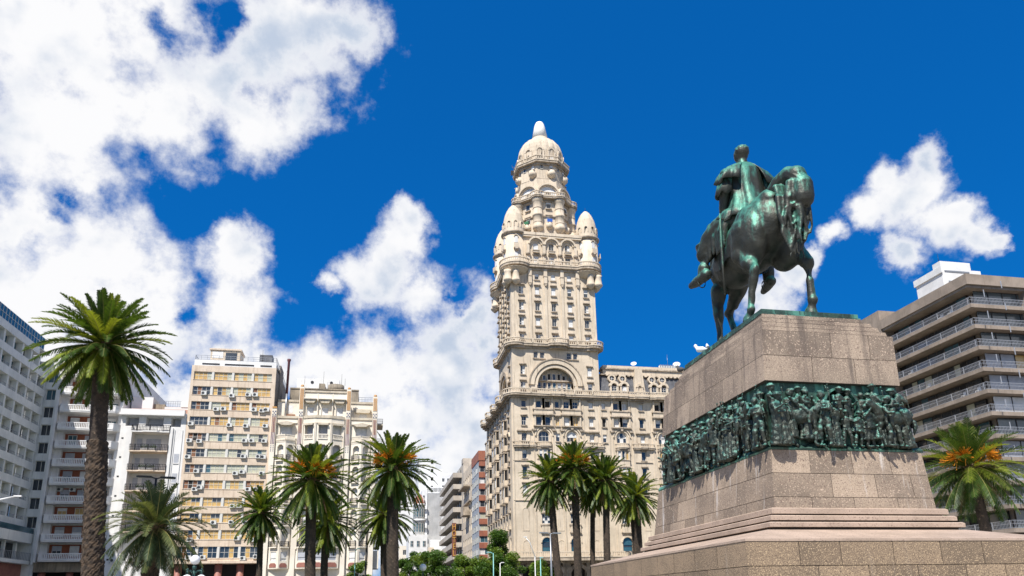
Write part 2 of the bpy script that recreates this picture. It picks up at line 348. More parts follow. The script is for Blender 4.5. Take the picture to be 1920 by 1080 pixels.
def courses(mb, rect0, rect1, z0, z1, rows, bw, material, gap=.014, rows_h=None, offs=0):
    """four battered faces of stone blocks: rect (x0,x1,y0,y1) at z0 and at z1"""
    def lerp(a, b, t): return a+(b-a)*t
    hs = rows_h or [(z1-z0)/rows]*rows; z = z0
    for ri, h in enumerate(hs):
        za, zb = z+gap/2, z+h-gap/2; ta, tb = (za-z0)/(z1-z0), (zb-z0)/(z1-z0)
        R = []
        for t in (ta, tb): R.append([lerp(rect0[i], rect1[i], t) for i in range(4)])
        for face in range(4):
            ln = (rect0[1]-rect0[0]) if face in (0, 1) else (rect0[3]-rect0[2])
            n = max(2, round(ln/bw)); st = [0]+[ (i+(.5 if (ri+offs) % 2 else 0)+rnd.uniform(-.1, .1))/n for i in range(1, n+(0 if not (ri+offs) % 2 else 0))]+[1]
            st = sorted(s for s in st if 0 <= s <= 1)
            for s0, s1 in zip(st, st[1:]):
                q = []
                for (s, rr) in ((s0, 0), (s1, 0), (s1, 1), (s0, 1)):
                    x0, x1, y0, y1 = R[rr]; zz = za if rr == 0 else zb
                    e = gap/2/ln; ss = s+(e if s == s0 and s > 0 else 0)-(e if s == s1 and s < 1 else 0)
                    if face == 0: q.append((lerp(x0, x1, ss), y0, zz))
                    if face == 1: q.append((lerp(x0, x1, ss), y1, zz))
                    if face == 2: q.append((x0, lerp(y0, y1, ss), zz))
                    if face == 3: q.append((x1, lerp(y0, y1, ss), zz))
                mb.face(q, material)
        z += h
    e = .03
    mb.prism([(rect0[0]+e, rect0[2]+e), (rect0[1]-e, rect0[2]+e), (rect0[1]-e, rect0[3]-e), (rect0[0]+e, rect0[3]-e)], z0, z1, m_joint,
             top=[(rect1[0]+e, rect1[2]+e), (rect1[1]-e, rect1[2]+e), (rect1[1]-e, rect1[3]-e), (rect1[0]+e, rect1[3]-e)])
# base plinth with weathered coping
b = MB(); BX0, BX1, BY0, BY1 = 8.89, 17.95, 16.58, 29.3
courses(b, (BX0-.02, BX1+.02, BY0-.02, BY1+.02), (BX0, BX1, BY0, BY1), 0, 2.90, 5, 1.35, m_granB, rows_h=[.52, .6, .58, .61, .59], gap=.016)
b.build('base_wall', mon)
c = MB()
o0 = [(BX0-.015, BY0-.015), (BX1+.015, BY0-.015), (BX1+.015, BY1+.015), (BX0-.015, BY1+.015)]
i0 = [(10.30, 17.98), (16.32, 17.98), (16.32, 27.72), (10.30, 27.72)]
c.prism(o0, 2.895, 2.95, m_cope); c.prism(o0, 2.951, 3.30, m_cope, top=i0)
c.build('sloping_coping', mon)
for e, zt, zb in ((.44, 3.51, 3.375), (.32, 3.70, 3.565), (.19, 3.915, 3.75)):
    s_ = MB(); x0, x1, y0, y1 = 10.82-e, 15.85+e, 18.42-e, 27.15+e
    P = [(x0, y0), (x1, y0), (x1, y1), (x0, y1)]; Q = [(x0+.05, y0+.05), (x1-.05, y0+.05), (x1-.05, y1-.05), (x0+.05, y1-.05)]
    s_.prism(P, zb, zt-.03, m_cope); s_.prism(P, zt-.029, zt, m_cope, top=Q)
    e2 = .06; s_.prism([(x0+e2+.06, y0+e2+.06), (x1-e2-.06, y0+e2+.06), (x1-e2-.06, y1-e2-.06), (x0+e2+.06, y1-e2-.06)], zb-.09, zb-.001, m_joint)
    s_.build('step', mon)
lo = MB(); courses(lo, (10.82, 15.83, 18.42, 27.18), (10.96, 15.70, 18.50, 26.80), 3.92, 5.56, 3, 1.4, m_gran2, rows_h=[.31, .665, .665])
lo.build('lower_block', mon)
up_ = MB(); courses(up_, (11.0, 15.36, 18.50, 26.18), (11.12, 15.40, 18.53, 25.95), 7.56, 9.12, 2, 1.35, m_gran, rows_h=[.78, .78])
for x1, y1, z0, z1 in ((15.22, 25.5, 9.121, 9.24), (14.98, 25.0, 9.241, 9.38), (14.75, 24.6, 9.381, 9.50), (14.45, 24.3, 9.501, 9.62)):
    courses(up_, (11.12+(z0-9.1)*.1, x1, 18.535, y1), (11.13+(z0-9.1)*.1, x1-.04, 18.54, y1-.05), z0, z1, 1, 1.2, m_gran, gap=.002)
    up_.box(11.2, x1-.05, 18.6, y1-.06, z1-.003, z1+.0005, m_gran)
up_.build('upper_block', mon)
pl = MB(); pl.box(11.20, 14.38, 18.60, 24.1, 9.621, 9.80, m_bronP); pl.box(11.15, 14.43, 18.56, 24.15, 9.6205, 9.66, m_bronP)
pl.build('bronze_plinth', mon)
# ---- frieze
fz = MB(); fz.prism([(11.14, 18.66), (15.34, 18.66), (15.34, 26.2), (11.14, 26.2)], 5.56, 7.555, m_bronP)
frieze = fz.build('bronze_frieze', mon)
def rocky(path, z, name):   # rough rocky ledge at the figures' feet
    mb = MB(); r2 = random.Random(3)
    n = len(path); rows = []
    prof = ((-.02, 0), (.0, .05), (-.10, .14), (-.24, .24), (-.42, .30))
    for i, (x, y, nx, ny) in enumerate(path):
        rows.append([(x+nx*(o+r2.uniform(-.03, .03) if k > 1 else x*0+nx*0+o), y+ny*(o+(r2.uniform(-.03, .03) if k > 1 else 0)), z+h*(1+(r2.uniform(-.3, .5) if k > 1 else 0))) if True else None for k, (o, h) in enumerate(prof)])
    for a, b_ in zip(rows, rows[1:]):
        for k in range(len(prof)-1): mb.face([a[k], b_[k], b_[k+1], a[k+1]], m_bronP, True)
    return mb.build(name, frieze)
P = [(x, 18.47, 0, -1) for x in [10.94+.16*i for i in range(30)]]+[(15.76, 18.47, .7, -.7)]
rocky(P, 5.56, 'rock_ledge')
P = [(10.94, y, -1, 0) for y in [18.47+.17*i for i in range(50)]]
rocky(P, 5.56, 'rock_ledge')
# figures (local: facing -Y out of the frieze, feet at z 0, about 1.55 tall)
def figure(kind, seed):
    r = random.Random(seed); mb = MB(); M_ = m_bronF; sx = r.uniform(-.06, .06); H = 1.55
    if kind == 'robe':
        prof = [(.27, 0), (.24, .12), (.20, .5), (.17, .85), (.19, 1.05), (.20, 1.2), (.15, 1.27), (.06, 1.31)]
        mb.lathe(sx, 0, prof, 14, M_, ell=.75)
        for k in range(7):
            a = PI+PI*k/6; mb.tube([(sx+.24*math.cos(a), .19*math.sin(a), .02, .035), (sx+.15*math.cos(a), .12*math.sin(a), .85, .02)], M_, 6)
    else:
        st = r.uniform(.06, .16)
        chain(mb, [(-.09-st*.5, r.uniform(-.1, .05), .05, .055), (-.1-st*.3, r.uniform(-.12, 0), .42, .075), (-.07, 0, .8, .10)], M_)
        chain(mb, [(.09+st*.5, r.uniform(-.1, .05), .05, .055), (.1+st*.3, r.uniform(-.12, 0), .42, .075), (.07, 0, .8, .10)], M_)
        for s in (-1, 1): mb.ball((s*(.09+st*.5), -.08, .03), .06, M_, 8, 5, rz=.04, ry=.12)
        if kind == 'poncho': mb.lathe(0, 0, [(.30, .62), (.27, .72), (.24, .95), (.22, 1.15), (.17, 1.25), (.06, 1.31)], 12, M_, ell=.7)
        else: mb.lathe(0, 0, [(.13, .72), (.17, .85), (.15, .95), (.19, 1.12), (.19, 1.2), (.12, 1.27), (.05, 1.32)], 12, M_, ell=.7)
    for s in (-1, 1):
        k = r.random()
        el = (s*.27, -.05-.08*k, .98+.06*k); hd = (s*r.uniform(.02, .3), -.25, 1.0+.28*r.random()) if k < .7 else (s*.3, -.06, .76)
        chain(mb, [(sx+s*.18, 0, 1.2, .07), (sx+el[0], el[1], el[2], .055), (sx+hd[0], hd[1], hd[2], .042)], M_, 8)
    hx = sx+r.uniform(-.04, .04); chain(mb, [(sx, 0, 1.25, .055), (hx, -.03, 1.36, .05)], M_, 8)
    mb.ball((hx, -.04, 1.44), .088, M_, 12, 8, rz=.115, ry=.10); mb.ball((hx, -.14, 1.43), .022, M_, 6, 4)
    h = r.random()
    if h < .45: mb.lathe(hx, -.04, [(.17, 1.485), (.17, 1.50), (.10, 1.52), (.09, 1.58), (.02, 1.60)], 12, M_)
    elif h < .7: mb.ball((hx, -.0, 1.47), .11, M_, 10, 6, rz=.13)
    if r.random() < .3: mb.tube([(.26, -.2, .5, .022), (.2, -.12, 1.75, .02)], M_, 6)
    me = remesh(mb, .028, 1, 'relief_figure')
    for v in me.vertices: v.co += v.normal*(noise.noise(v.co*9+Vector((seed, 0, 0)))*.03+noise.noise(v.co*22)*.012)
    return me
def relief_horse(seed):
    r = random.Random(seed); mb = MB(); M_ = m_bronF
    mb.ball((0, 0, .92), .42, M_, 14, 9, rz=.26, ry=.22); mb.ball((-.38, 0, .98), .25, M_, 12, 8, rz=.27, ry=.2); mb.ball((.36, 0, .95), .23, M_, 12, 8, rz=.25, ry=.2)
    for x, k in ((-.45, 0), (-.3, .1), (.35, 0), (.47, .12)):
        chain(mb, [(x, -.06+k, .85, .11), (x+.05, -.06+k, .46, .06), (x-.02+k, -.06+k, .08, .045), (x+.02+k, -.08+k, .03, .06)], M_, 8)
    chain(mb, [(.45, -.03, 1.05, .17), (.62, -.08, 1.25, .12), (.74, -.1, 1.38, .10)], M_); chain(mb, [(.74, -.1, 1.4, .09), (.92, -.14, 1.2, .055)], M_)
    chain(mb, [(-.6, -.05, 1.05, .06), (-.68, -.08, .8, .07), (-.66, -.08, .45, .04)], M_)
    if r.random() < .9:
        chain(mb, [(.02, -.02, 1.15, .14), (.0, -.04, 1.4, .13), (.02, -.04, 1.52, .10), (.02, -.05, 1.62, .045)], M_); mb.ball((.03, -.06, 1.72), .085, M_, 10, 7, rz=.105)
        mb.lathe(.03, -.06, [(.16, 1.76), (.09, 1.79), (.07, 1.85), (.02, 1.86)], 10, M_)
        chain(mb, [(.05, -.16, 1.15, .09), (.2, -.26, .95, .07), (.12, -.26, .65, .05)], M_, 8)
        chain(mb, [(.0, -.12, 1.48, .06), (.12, -.22, 1.3, .05), (.3, -.18, 1.28, .04)], M_, 8)
    me = remesh(mb, .03, 1, 'relief_horse')
    for v in me.vertices: v.co += v.normal*(noise.noise(v.co*8+Vector((seed, 0, 0)))*.03+noise.noise(v.co*20)*.012)
    return me
FIG = [figure(k, i) for i, k in enumerate(['robe', 'man', 'poncho', 'robe', 'man', 'poncho', 'robe', 'man', 'poncho', 'robe'])]
RH = [relief_horse(i) for i in range(2)]
rr = random.Random(11)
def place_fig(me, u, side, dz=0, out=.0, s=1.0, turn=0.0, nm='relief_figure', mirror=1):
    if side == 'f': loc = (u, 18.50-out, 5.66+dz); rz = turn
    else: loc = (11.0-out, u, 5.66+dz); rz = -PI/2+turn
    o = inst(me, nm, frieze, loc, rz, (s*mirror, s, s*rr.uniform(.93, 1.03))); o.rotation_euler = (rr.uniform(-.06, .10), rr.uniform(-.10, .10), rz); return o
# front face, left to right (front rank), then back rank
for u, k in [(11.15, 3), (11.42, 6), (12.62, 7), (12.95, 9), (13.30, 1), (13.62, 2), (14.10, 5), (14.38, 8), (14.62, 1), (14.85, 4), (15.08, 7), (15.28, 3)]:
    small = k in (1, 2) and 13.2 < u < 13.9
    place_fig(FIG[k], u, 'f', 0, .02+rr.uniform(0, .12), .68 if small else rr.uniform(.90, 1.03), rr.uniform(-.8, .8), mirror=rr.choice((-1, 1)))
for u in (11.25, 11.6, 11.85, 12.15, 12.4, 12.75, 13.9, 14.15, 14.35, 14.6, 14.85, 15.15): place_fig(FIG[rr.randrange(10)], u, 'f', .14+rr.uniform(0, .15), -.03, .95, rr.uniform(-.8, .8), mirror=rr.choice((-1, 1)))
for u, m_ in ((11.95, 1), (14.75, -1), (14.45, 1)): place_fig(RH[0 if m_ > 0 else 1], u, 'f', 0, .05, 1.0, rr.uniform(-.2, .2), 'relief_horse', m_)
# left face
y = 18.75; i = 0
while y < 25.85:
    if i in (3, 8, 13, 18, 22) and y < 24.9: place_fig(RH[i % 2], y+.25, 'l', 0, .06, 1.0, rr.uniform(-.25, .25), 'relief_horse', rr.choice((-1, 1))); y += .62
    else:
        place_fig(FIG[rr.randrange(10)], y, 'l', rr.choice((0, 0, .05)), .02+rr.uniform(0, .14), rr.uniform(.72, 1.08) if i % 4 == 2 else rr.uniform(.90, 1.03), rr.uniform(-.9, .9), mirror=rr.choice((-1, 1)))
    y += rr.uniform(.22, .33); i += 1
y = 18.9
while y < 25.7:
    place_fig(FIG[rr.randrange(10)], y, 'l', .14+rr.uniform(0, .16), -.03, .95, rr.uniform(-.9, .9), mirror=rr.choice((-1, 1))); y += rr.uniform(.24, .42)
# covered wagon hoop on the front face, and a smaller one on the left face
wg = MB(); wg.fn = front(18.62)
cx, cz = 13.22, 6.82
wg.ring(cx, cz, .50, .57, -.05, .30, m_bronP, -.5, PI+.3, 26)
for k in range(1, 9):     # canvas cover running back from the hoop to the right
    wg.ring(cx+k*.11, cz-.02*k, .50-.012*k, .535-.012*k, -.05, .27-.028*k, m_bronF, .1, PI*.62, 14)
wg.box(cx-.45, cx+.45, -.05, .22, 6.42, 6.50, m_bronP); wg.ring(cx-.2, 6.2, .24, .28, .0, .12, m_bronF, 0, 2*PI, 20)
wg.build('relief_wagon', frieze)
wg = MB(); wg.fn = west(11.08); wg.ring(24.6, 6.82, .42, .48, -.05, .24, m_bronP, -.4, PI+.4, 22)
for k in range(1, 5): wg.ring(24.6+k*.1, 6.80, .42, .45, -.05, .22-.03*k, m_bronF, 0, PI*.6, 12)
wg.build('relief_wagon', frieze)
# figures inside the wagon hoop
for u, z in ((13.12, .52), (13.36, .44)): place_fig(FIG[1], u, 'f', z, .06, .8, 0.2)
# ---- statue : horse and rider, one thing each part
st = thing('equestrian_statue', 'green streaked bronze horse seen from behind with a cloaked rider, on the pedestal', 'statue', (12.6, 21.3, 9.8))
h = MB(); B_ = m_bron
# trunk
def ell(c, r, ry, rz): h.ball(c, r, B_, 18, 12, rz=rz, ry=ry)
ell((12.42, 19.95, 13.22), .80, 1.12, 1.05)        # quarters
ell((12.50, 21.0, 13.18), .83, 1.35, .92)
ell((12.62, 22.1, 13.15), .80, 1.2, 1.0)
ell((12.72, 22.9, 13.2), .66, .75, .95)           # chest
ell((11.90, 20.0, 12.85), .50, .86, 1.12); ell((12.98, 19.7, 12.8), .50, .84, 1.15)   # haunches
chain(h, [(12.40, 19.35, 13.85, .42), (12.44, 20.2, 13.95, .42), (12.55, 21.4, 13.7, .42), (12.66, 22.5, 14.1, .36)], B_, 14)
# neck arched with head bowed
chain(h, [(12.68, 22.6, 13.7, .66), (12.78, 23.25, 14.2, .50), (12.86, 23.8, 14.55, .38), (12.9, 24.15, 14.5, .30)], B_, 14)
chain(h, [(12.9, 24.15, 14.45, .30), (12.93, 24.35, 14.0, .24), (12.95, 24.3, 13.45, .17), (12.95, 24.25, 13.3, .16)], B_, 12)
for s in (-1, 1): chain(h, [(12.9+s*.12, 24.1, 14.7, .08), (12.9+s*.14, 24.1, 14.95, .03)], B_, 6)
# left hind leg (standing forward), right hind leg (stretched back)
chain(h, [(11.86, 20.0, 13.0, .60), (11.74, 20.15, 12.35, .42), (11.66, 19.75, 11.8, .27), (11.62, 19.42, 11.42, .185), (11.56, 19.55, 10.9, .12), (11.50, 19.68, 10.33, .115), (11.47, 19.62, 10.2, .15), (11.46, 19.75, 10.02, .14)], B_, 12)
chain(h, [(11.62, 19.33, 11.48, .13), (11.7, 19.5, 11.75, .10)], B_, 8)
h.lathe(11.46, 19.80, [(.22, 9.80), (.20, 9.86), (.15, 10.04), (.1, 10.08)], 14, B_)
chain(h, [(13.02, 19.75, 13.0, .60), (13.14, 19.75, 12.4, .44), (13.18, 19.25, 11.95, .27), (13.17, 18.95, 11.55, .20), (13.16, 18.93, 11.0, .125), (13.15, 18.95, 10.45, .12), (13.15, 18.90, 10.32, .16), (13.14, 18.98, 10.1, .14)], B_, 12)
chain(h, [(13.16, 18.86, 11.62, .14), (13.2, 19.05, 11.95, .10)], B_, 8)
h.lathe(13.13, 19.03, [(.23, 9.80), (.21, 9.88), (.16, 10.08), (.1, 10.12)], 14, B_)
# left foreleg straight, right foreleg raised
chain(h, [(12.42, 22.9, 13.0, .50), (12.30, 23.1, 12.4, .30), (12.27, 23.2, 11.9, .22), (12.26, 23.22, 11.38, .19), (12.26, 23.25, 10.9, .12), (12.27, 23.25, 10.4, .12), (12.27, 23.2, 10.28, .15), (12.27, 23.3, 10.05, .13)], B_, 12)
h.lathe(12.27, 23.36, [(.22, 9.80), (.2, 9.88), (.15, 10.05), (.1, 10.08)], 14, B_)
chain(h, [(12.95, 22.6, 12.9, .48), (13.0, 23.0, 12.35, .30), (13.02, 23.5, 12.05, .23), (13.02, 23.85, 11.85, .19), (13.0, 23.7, 11.4, .125), (12.98, 23.48, 11.05, .12), (12.98, 23.4, 10.9, .15), (12.98, 23.28, 10.75, .13)], B_, 12)
h.tube([(12.98, 23.33, 10.83, .13), (12.97, 23.20, 10.62, .19)], B_, 12)
ell((12.45, 20.6, 12.5), .55, .8, .5)
me = remesh(h, .055, 4, 'horse_body')
for v in me.vertices:      # muscle and casting unevenness
    n_ = noise.noise(v.co*2.2)*.035+noise.noise(v.co*6)*.012
    v.co += v.normal*n_
mobj(me, 'horse_body', st)
# tail: carried high, falling in locks
tl = MB(); rt = random.Random(9)
chain(tl, [(12.44, 19.35, 14.02, .26), (12.55, 18.95, 14.30, .27), (12.68, 18.62, 14.40, .29), (12.78, 18.38, 14.25, .32), (12.84, 18.26, 13.85, .34), (12.82, 18.25, 13.4, .34)], B_, 14)
for k in range(26):
    a = rt.uniform(0, 2*PI); q = rt.uniform(.10, .34); x, y = 12.80+q*1.1*math.cos(a), 18.34+q*.6*math.sin(a); L_ = rt.uniform(.8, 2.3)
    lean = rt.uniform(-.45, .08); w1 = rt.uniform(.055, .10)
    chain(tl, [(x, y, 13.95, w1*1.2), (x+lean*.25+rt.uniform(-.05, .05), y, 13.95-L_*.3, w1), (x+lean*.6+rt.uniform(-.09, .09), y, 13.95-L_*.6, w1*.95), (x+lean*.85+rt.uniform(-.08, .08), y+.02, 13.95-L_*.85, w1*.7), (x+lean+rt.uniform(-.14, .1), y+.04, 13.95-L_, .03)], B_, 8)
for k in range(14):
    x = 12.40+rt.uniform(-.26, .2); chain(tl, [(x+.1, 18.75, 14.0, .12), (x+rt.uniform(-.05, .05), 18.52, 13.5, .10), (x+rt.uniform(-.12, .12), 18.5, 12.9, .085), (x+rt.uniform(-.14, .14), 18.48, 12.3, .06), (x+rt.uniform(-.1, .2), 18.46, 11.75+rt.uniform(-.35, .5), .025)], B_, 8)
mobj(remesh(tl, .032, 1, 'tail'), 'tail', st)
# rider body: head, neck, torso, arms, legs and boots
rd = MB()
def rc(p, n=12): chain(rd, p, B_, n)
rc([(12.62, 21.25, 14.4, .52), (12.64, 21.25, 14.9, .46), (12.68, 21.25, 15.5, .50), (12.70, 21.22, 15.95, .44)])
rc([(12.25, 21.2, 16.0, .30), (12.70, 21.2, 16.1, .30), (13.2, 21.2, 16.0, .30)])
rc([(12.70, 21.2, 16.3, .19), (12.70, 21.24, 16.62, .165)])
rd.ball((12.70, 21.28, 16.86), .235, B_, 16, 12, rz=.32, ry=.29)
rd.ball((12.70, 21.17, 16.93), .25, B_, 16, 10, rz=.24, ry=.24)       # hair mass at the back
for a in range(26): th_, ph_ = a*2.4, .25+1.25*(a/26); rd.ball((12.70+.23*math.sin(ph_)*math.cos(th_), 21.2+.24*math.sin(ph_)*math.sin(th_), 16.92+.24*math.cos(ph_)), .06, B_, 8, 6)
rd.ball((12.70, 21.56, 16.82), .06, B_, 8, 6, ry=.1)
for s in (-1, 1):
    rd.ball((12.70+s*.24, 21.28, 16.84), .05, B_, 8, 6, rz=.08)
rc([(12.02, 21.2, 15.95, .25), (11.86, 21.18, 15.3, .21), (11.88, 21.4, 14.75, .17), (12.05, 21.75, 14.55, .13)])         # left arm, hand near the pommel
rc([(13.42, 21.2, 15.95, .25), (13.58, 21.1, 15.4, .20), (13.52, 21.45, 14.85, .17), (13.3, 21.9, 14.7, .13)])
for cx_, cy_, cz_, s in ((12.12, 21.86, 14.52, 1), (13.22, 22.0, 14.68, -1)):
    rd.ball((cx_, cy_, cz_), .12, B_, 10, 7, rz=.08, ry=.15)
    for f_ in range(4): rc([(cx_+s*(-.07+.045*f_), cy_+.12, cz_+.02, .03), (cx_+s*(-.07+.045*f_), cy_+.22, cz_-.03, .027), (cx_+s*(-.07+.045*f_), cy_+.17, cz_-.12, .022)], 6)
    rc([(cx_+s*.12, cy_, cz_+.02, .035), (cx_+s*.14, cy_+.1, cz_+.05, .03)], 6)
rc([(12.1, 21.2, 14.15, .50), (11.88, 21.7, 14.05, .46), (11.66, 22.1, 13.85, .38), (11.52, 22.35, 13.4, .33), (11.42, 22.35, 12.85, .22), (11.40, 22.42, 12.62, .20)])
rd.lathe(11.56, 22.38, [(.26, 13.35), (.36, 13.75), (.30, 13.8)], 16, B_)
rd.lathe(13.72, 22.22, [(.26, 13.2), (.36, 13.6), (.30, 13.65)], 16, B_)
rc([(11.42, 22.2, 12.55, .20), (11.30, 22.75, 12.50, .18), (11.22, 23.02, 12.47, .12)])
rc([(13.0, 21.4, 14.3, .42), (13.42, 21.9, 14.2, .34), (13.66, 22.25, 13.9, .27), (13.74, 22.2, 13.3, .28), (13.78, 22.15, 12.7, .21), (13.78, 22.2, 12.45, .19)])
rc([(13.78, 22.05, 12.4, .19), (13.84, 22.5, 12.34, .16), (13.86, 22.75, 12.3, .11)])
for k in range(6):
    yy = 21.0+.2*k; rc([(11.82-.03*k, yy, 14.3, .16), (11.66-.03*k, yy+.08, 13.75, .13), (11.62-.03*k, yy+.15+.04*math.sin(k*2), 13.15-.06*(k % 3), .07)], 8)
me = remesh(rd, .038, 2, 'rider_body')
for v in me.vertices: v.co += v.normal*noise.noise(v.co*5)*.012
mobj(me, 'rider_body', st)
# cloak: folded sheet lofted over the shoulders and down the back
def cloak(rings, folds, amp, name, seed=0, a0=0, a1=2*PI, thick=.05):
    mb = MB(); n = 72; R = []
    for ri, (cx_, cy_, z, rx, ry) in enumerate(rings):
        t = ri/(len(rings)-1); row = []
        for i in range(n+1):
            a = a0+(a1-a0)*i/n; w = 1+amp*t*(math.sin(folds*a+seed+math.sin(a*3))+.5*math.sin(folds*1.7*a+seed*2))
            row.append((cx_+rx*w*math.cos(a), cy_+ry*w*math.sin(a), z+(.06*t*math.sin(a*5+seed))))
        R.append(row)
    for a, b_ in zip(R, R[1:]):
        for i in range(n): mb.face([a[i], a[i+1], b_[i+1], b_[i]], B_, True)
    me = bpy.data.meshes.new(name); me.from_pydata(mb.v, [], mb.f); me.materials.append(B_)
    bm = bmesh.new(); bm.from_mesh(me); bmesh.ops.remove_doubles(bm, verts=bm.verts, dist=.001); bmesh.ops.recalc_face_normals(bm, faces=bm.faces)
    bmesh.ops.solidify(bm, geom=bm.faces, thickness=thick); bm.to_mesh(me); bm.free()
    for p in me.polygons: p.use_smooth = True
    return mobj(me, name, st)
cloak([(12.66, 21.2, 16.42, .22, .20), (12.66, 21.2, 16.30, .46, .34), (12.66, 21.18, 16.10, .80, .44), (12.64, 21.16, 15.85, .95, .52), (12.60, 21.14, 15.55, 1.03, .56)], 9, .06, 'cape', 1.0, math.radians(88), math.radians(246))
cloak([(12.74, 21.2, 16.42, .22, .20), (12.74, 21.2, 16.30, .46, .34), (12.74, 21.18, 16.10, .82, .44), (12.78, 21.16, 15.8, 1.0, .52), (12.82, 21.14, 15.45, 1.12, .56)], 9, .06, 'cape', 2.0, math.radians(-66), math.radians(86))
cloak([(12.70, 21.2, 16.36, .40, .30), (12.70, 21.2, 16.1, .70, .40), (12.68, 21.22, 15.6, .68, .46), (12.66, 21.18, 15.1, .62, .48), (12.64, 21.12, 14.75, .66, .54), (12.60, 21.05, 14.35, .82, .66), (12.58, 21.0, 14.0, .95, .80)], 12, .05, 'coat', 2.2)
cloak([(11.98, 21.22, 15.9, .24, .26), (11.88, 21.2, 15.4, .27, .28), (11.84, 21.2, 15.1, .30, .30)], 5, .06, 'sleeve', .4)
cloak([(13.45, 21.2, 15.9, .24, .26), (13.54, 21.15, 15.5, .30, .28), (13.58, 21.15, 15.1, .35, .33)], 5, .06, 'sleeve', 1.4)
# saddle cloth over the flanks
sc = MB(); nseg = 26; R = []
for j, yy in enumerate([20.25, 20.6, 21.2, 21.8, 22.3]):
    row = []
    for i in range(nseg+1):
        a = PI*(-.12+1.24*i/nseg); rx = .90+.03*math.sin(yy*9); row.append((12.53+(yy-20.8)*.1+rx*math.cos(a), yy+.05*math.sin(i*1.3), 13.12+(1.02+.02*math.sin(i))*math.sin(a)-(.15 if i in (0, nseg) and j % 2 else 0)))
    R.append(row)
for a, b_ in zip(R, R[1:]):
    for i in range(nseg): sc.face([a[i], a[i+1], b_[i+1], b_[i]], B_, True)
sc.build('saddle_cloth', st)
sw = MB(); chain(sw, [(11.50, 21.0, 14.25, .035), (11.46, 21.0, 13.6, .05), (11.42, 21.0, 12.4, .045), (11.40, 21.0, 11.3, .035)], B_, 8)
sw.box(11.36, 11.64, 20.97, 21.03, 14.05, 14.1, B_); sw.build('sword', st)
for x in (11.36, 13.82):
    sp = MB(); sp.tube([(x+.14*math.cos(a), 22.5, 12.40+.22*math.sin(a), .02) for a in [2*PI*i/12 for i in range(13)]], B_, 6)
    sp.tube([(x, 22.42, 12.6, .02), (x+(.2 if x < 12 else -.2), 22.2, 13.9, .025)], B_, 6); sp.build('stirrup', st)
# ================================================================ window kit
m_glass = mat('window_glass', (.025, .032, .04), (.05, .06, .07), scale=.3, rough=.07, spec=.9)
m_glassT = mat('teal_glass', (.03, .085, .11), (.05, .12, .15), scale=.3, rough=.08, spec=.9)
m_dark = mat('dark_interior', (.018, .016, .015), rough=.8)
m_wht = mat('white_shutter', (.72, .71, .68), (.60, .59, .56), scale=2, rough=.6)
m_gry = mat('grey_shutter', (.42, .43, .46), (.36, .37, .40), scale=2, rough=.6)
m_frm = mat('window_frame', (.62, .60, .55), rough=.5)
m_frd = mat('dark_frame', (.06, .05, .045), rough=.5)
m_yel = mat('yellow_curtain', (.60, .40, .14), (.48, .30, .10), scale=1.5, rough=.35, coat=.6)
m_crm = mat('cream_curtain', (.52, .50, .36), (.42, .43, .33), scale=1.5, rough=.35, coat=.6)
m_wood = mat('wood_shutter', (.25, .11, .05), (.17, .075, .035), scale=2, rough=.6)
m_grn = mat('green_awning', (.03, .16, .08), rough=.7)
m_blu = mat('blue_cloth', (.02, .10, .42), rough=.8)
PM = {'g': m_glass, 't': m_glassT, 'd': m_dark, 'w': m_wht, 'y': m_yel, 'c': m_crm, 'o': m_wood, 's': m_gry}
WC = {}
def wmesh(w, h, cols=1, rows=1, panes='g', shut=0.0, frame=m_frm, sm=m_wht, ft=.07, mull=.05):
    key = (w, h, cols, rows, panes, round(shut, 2), frame.name, sm.name)
    if key in WC: return WC[key]
    b = MB()
    for i in range(cols):
        for j in range(rows):
            b.face([(-w/2+w*i/cols, 0, h*j/rows), (-w/2+w*(i+1)/cols, 0, h*j/rows), (-w/2+w*(i+1)/cols, 0, h*(j+1)/rows), (-w/2+w*i/cols, 0, h*(j+1)/rows)], PM[panes[(i+j*cols) % len(panes)]])
    b.box(-w/2, -w/2+ft, -.05, .01, 0, h, frame); b.box(w/2-ft, w/2, -.05, .01, 0, h, frame)
    b.box(-w/2+ft, w/2-ft, -.05, .01, 0, ft, frame); b.box(-w/2+ft, w/2-ft, -.05, .01, h-ft, h, frame)
    for i in range(1, cols): b.box(-w/2+w*i/cols-mull/2, -w/2+w*i/cols+mull/2, -.045, .01, ft, h-ft, frame)
    for j in range(1, rows): b.box(-w/2+ft, w/2-ft, -.04, .012, h*j/rows-mull/2, h*j/rows+mull/2, frame)
    if shut > 0: b.box(-w/2+.02, w/2-.02, -.075, -.052, h*(1-shut), h-.01, sm)
    me = bpy.data.meshes.new('window'); me.from_pydata(b.v, [], b.f)
    for m in b.mats: me.materials.append(m)
    me.polygons.foreach_set('material_index', b.m); me.update(); WC[key] = me
    return me
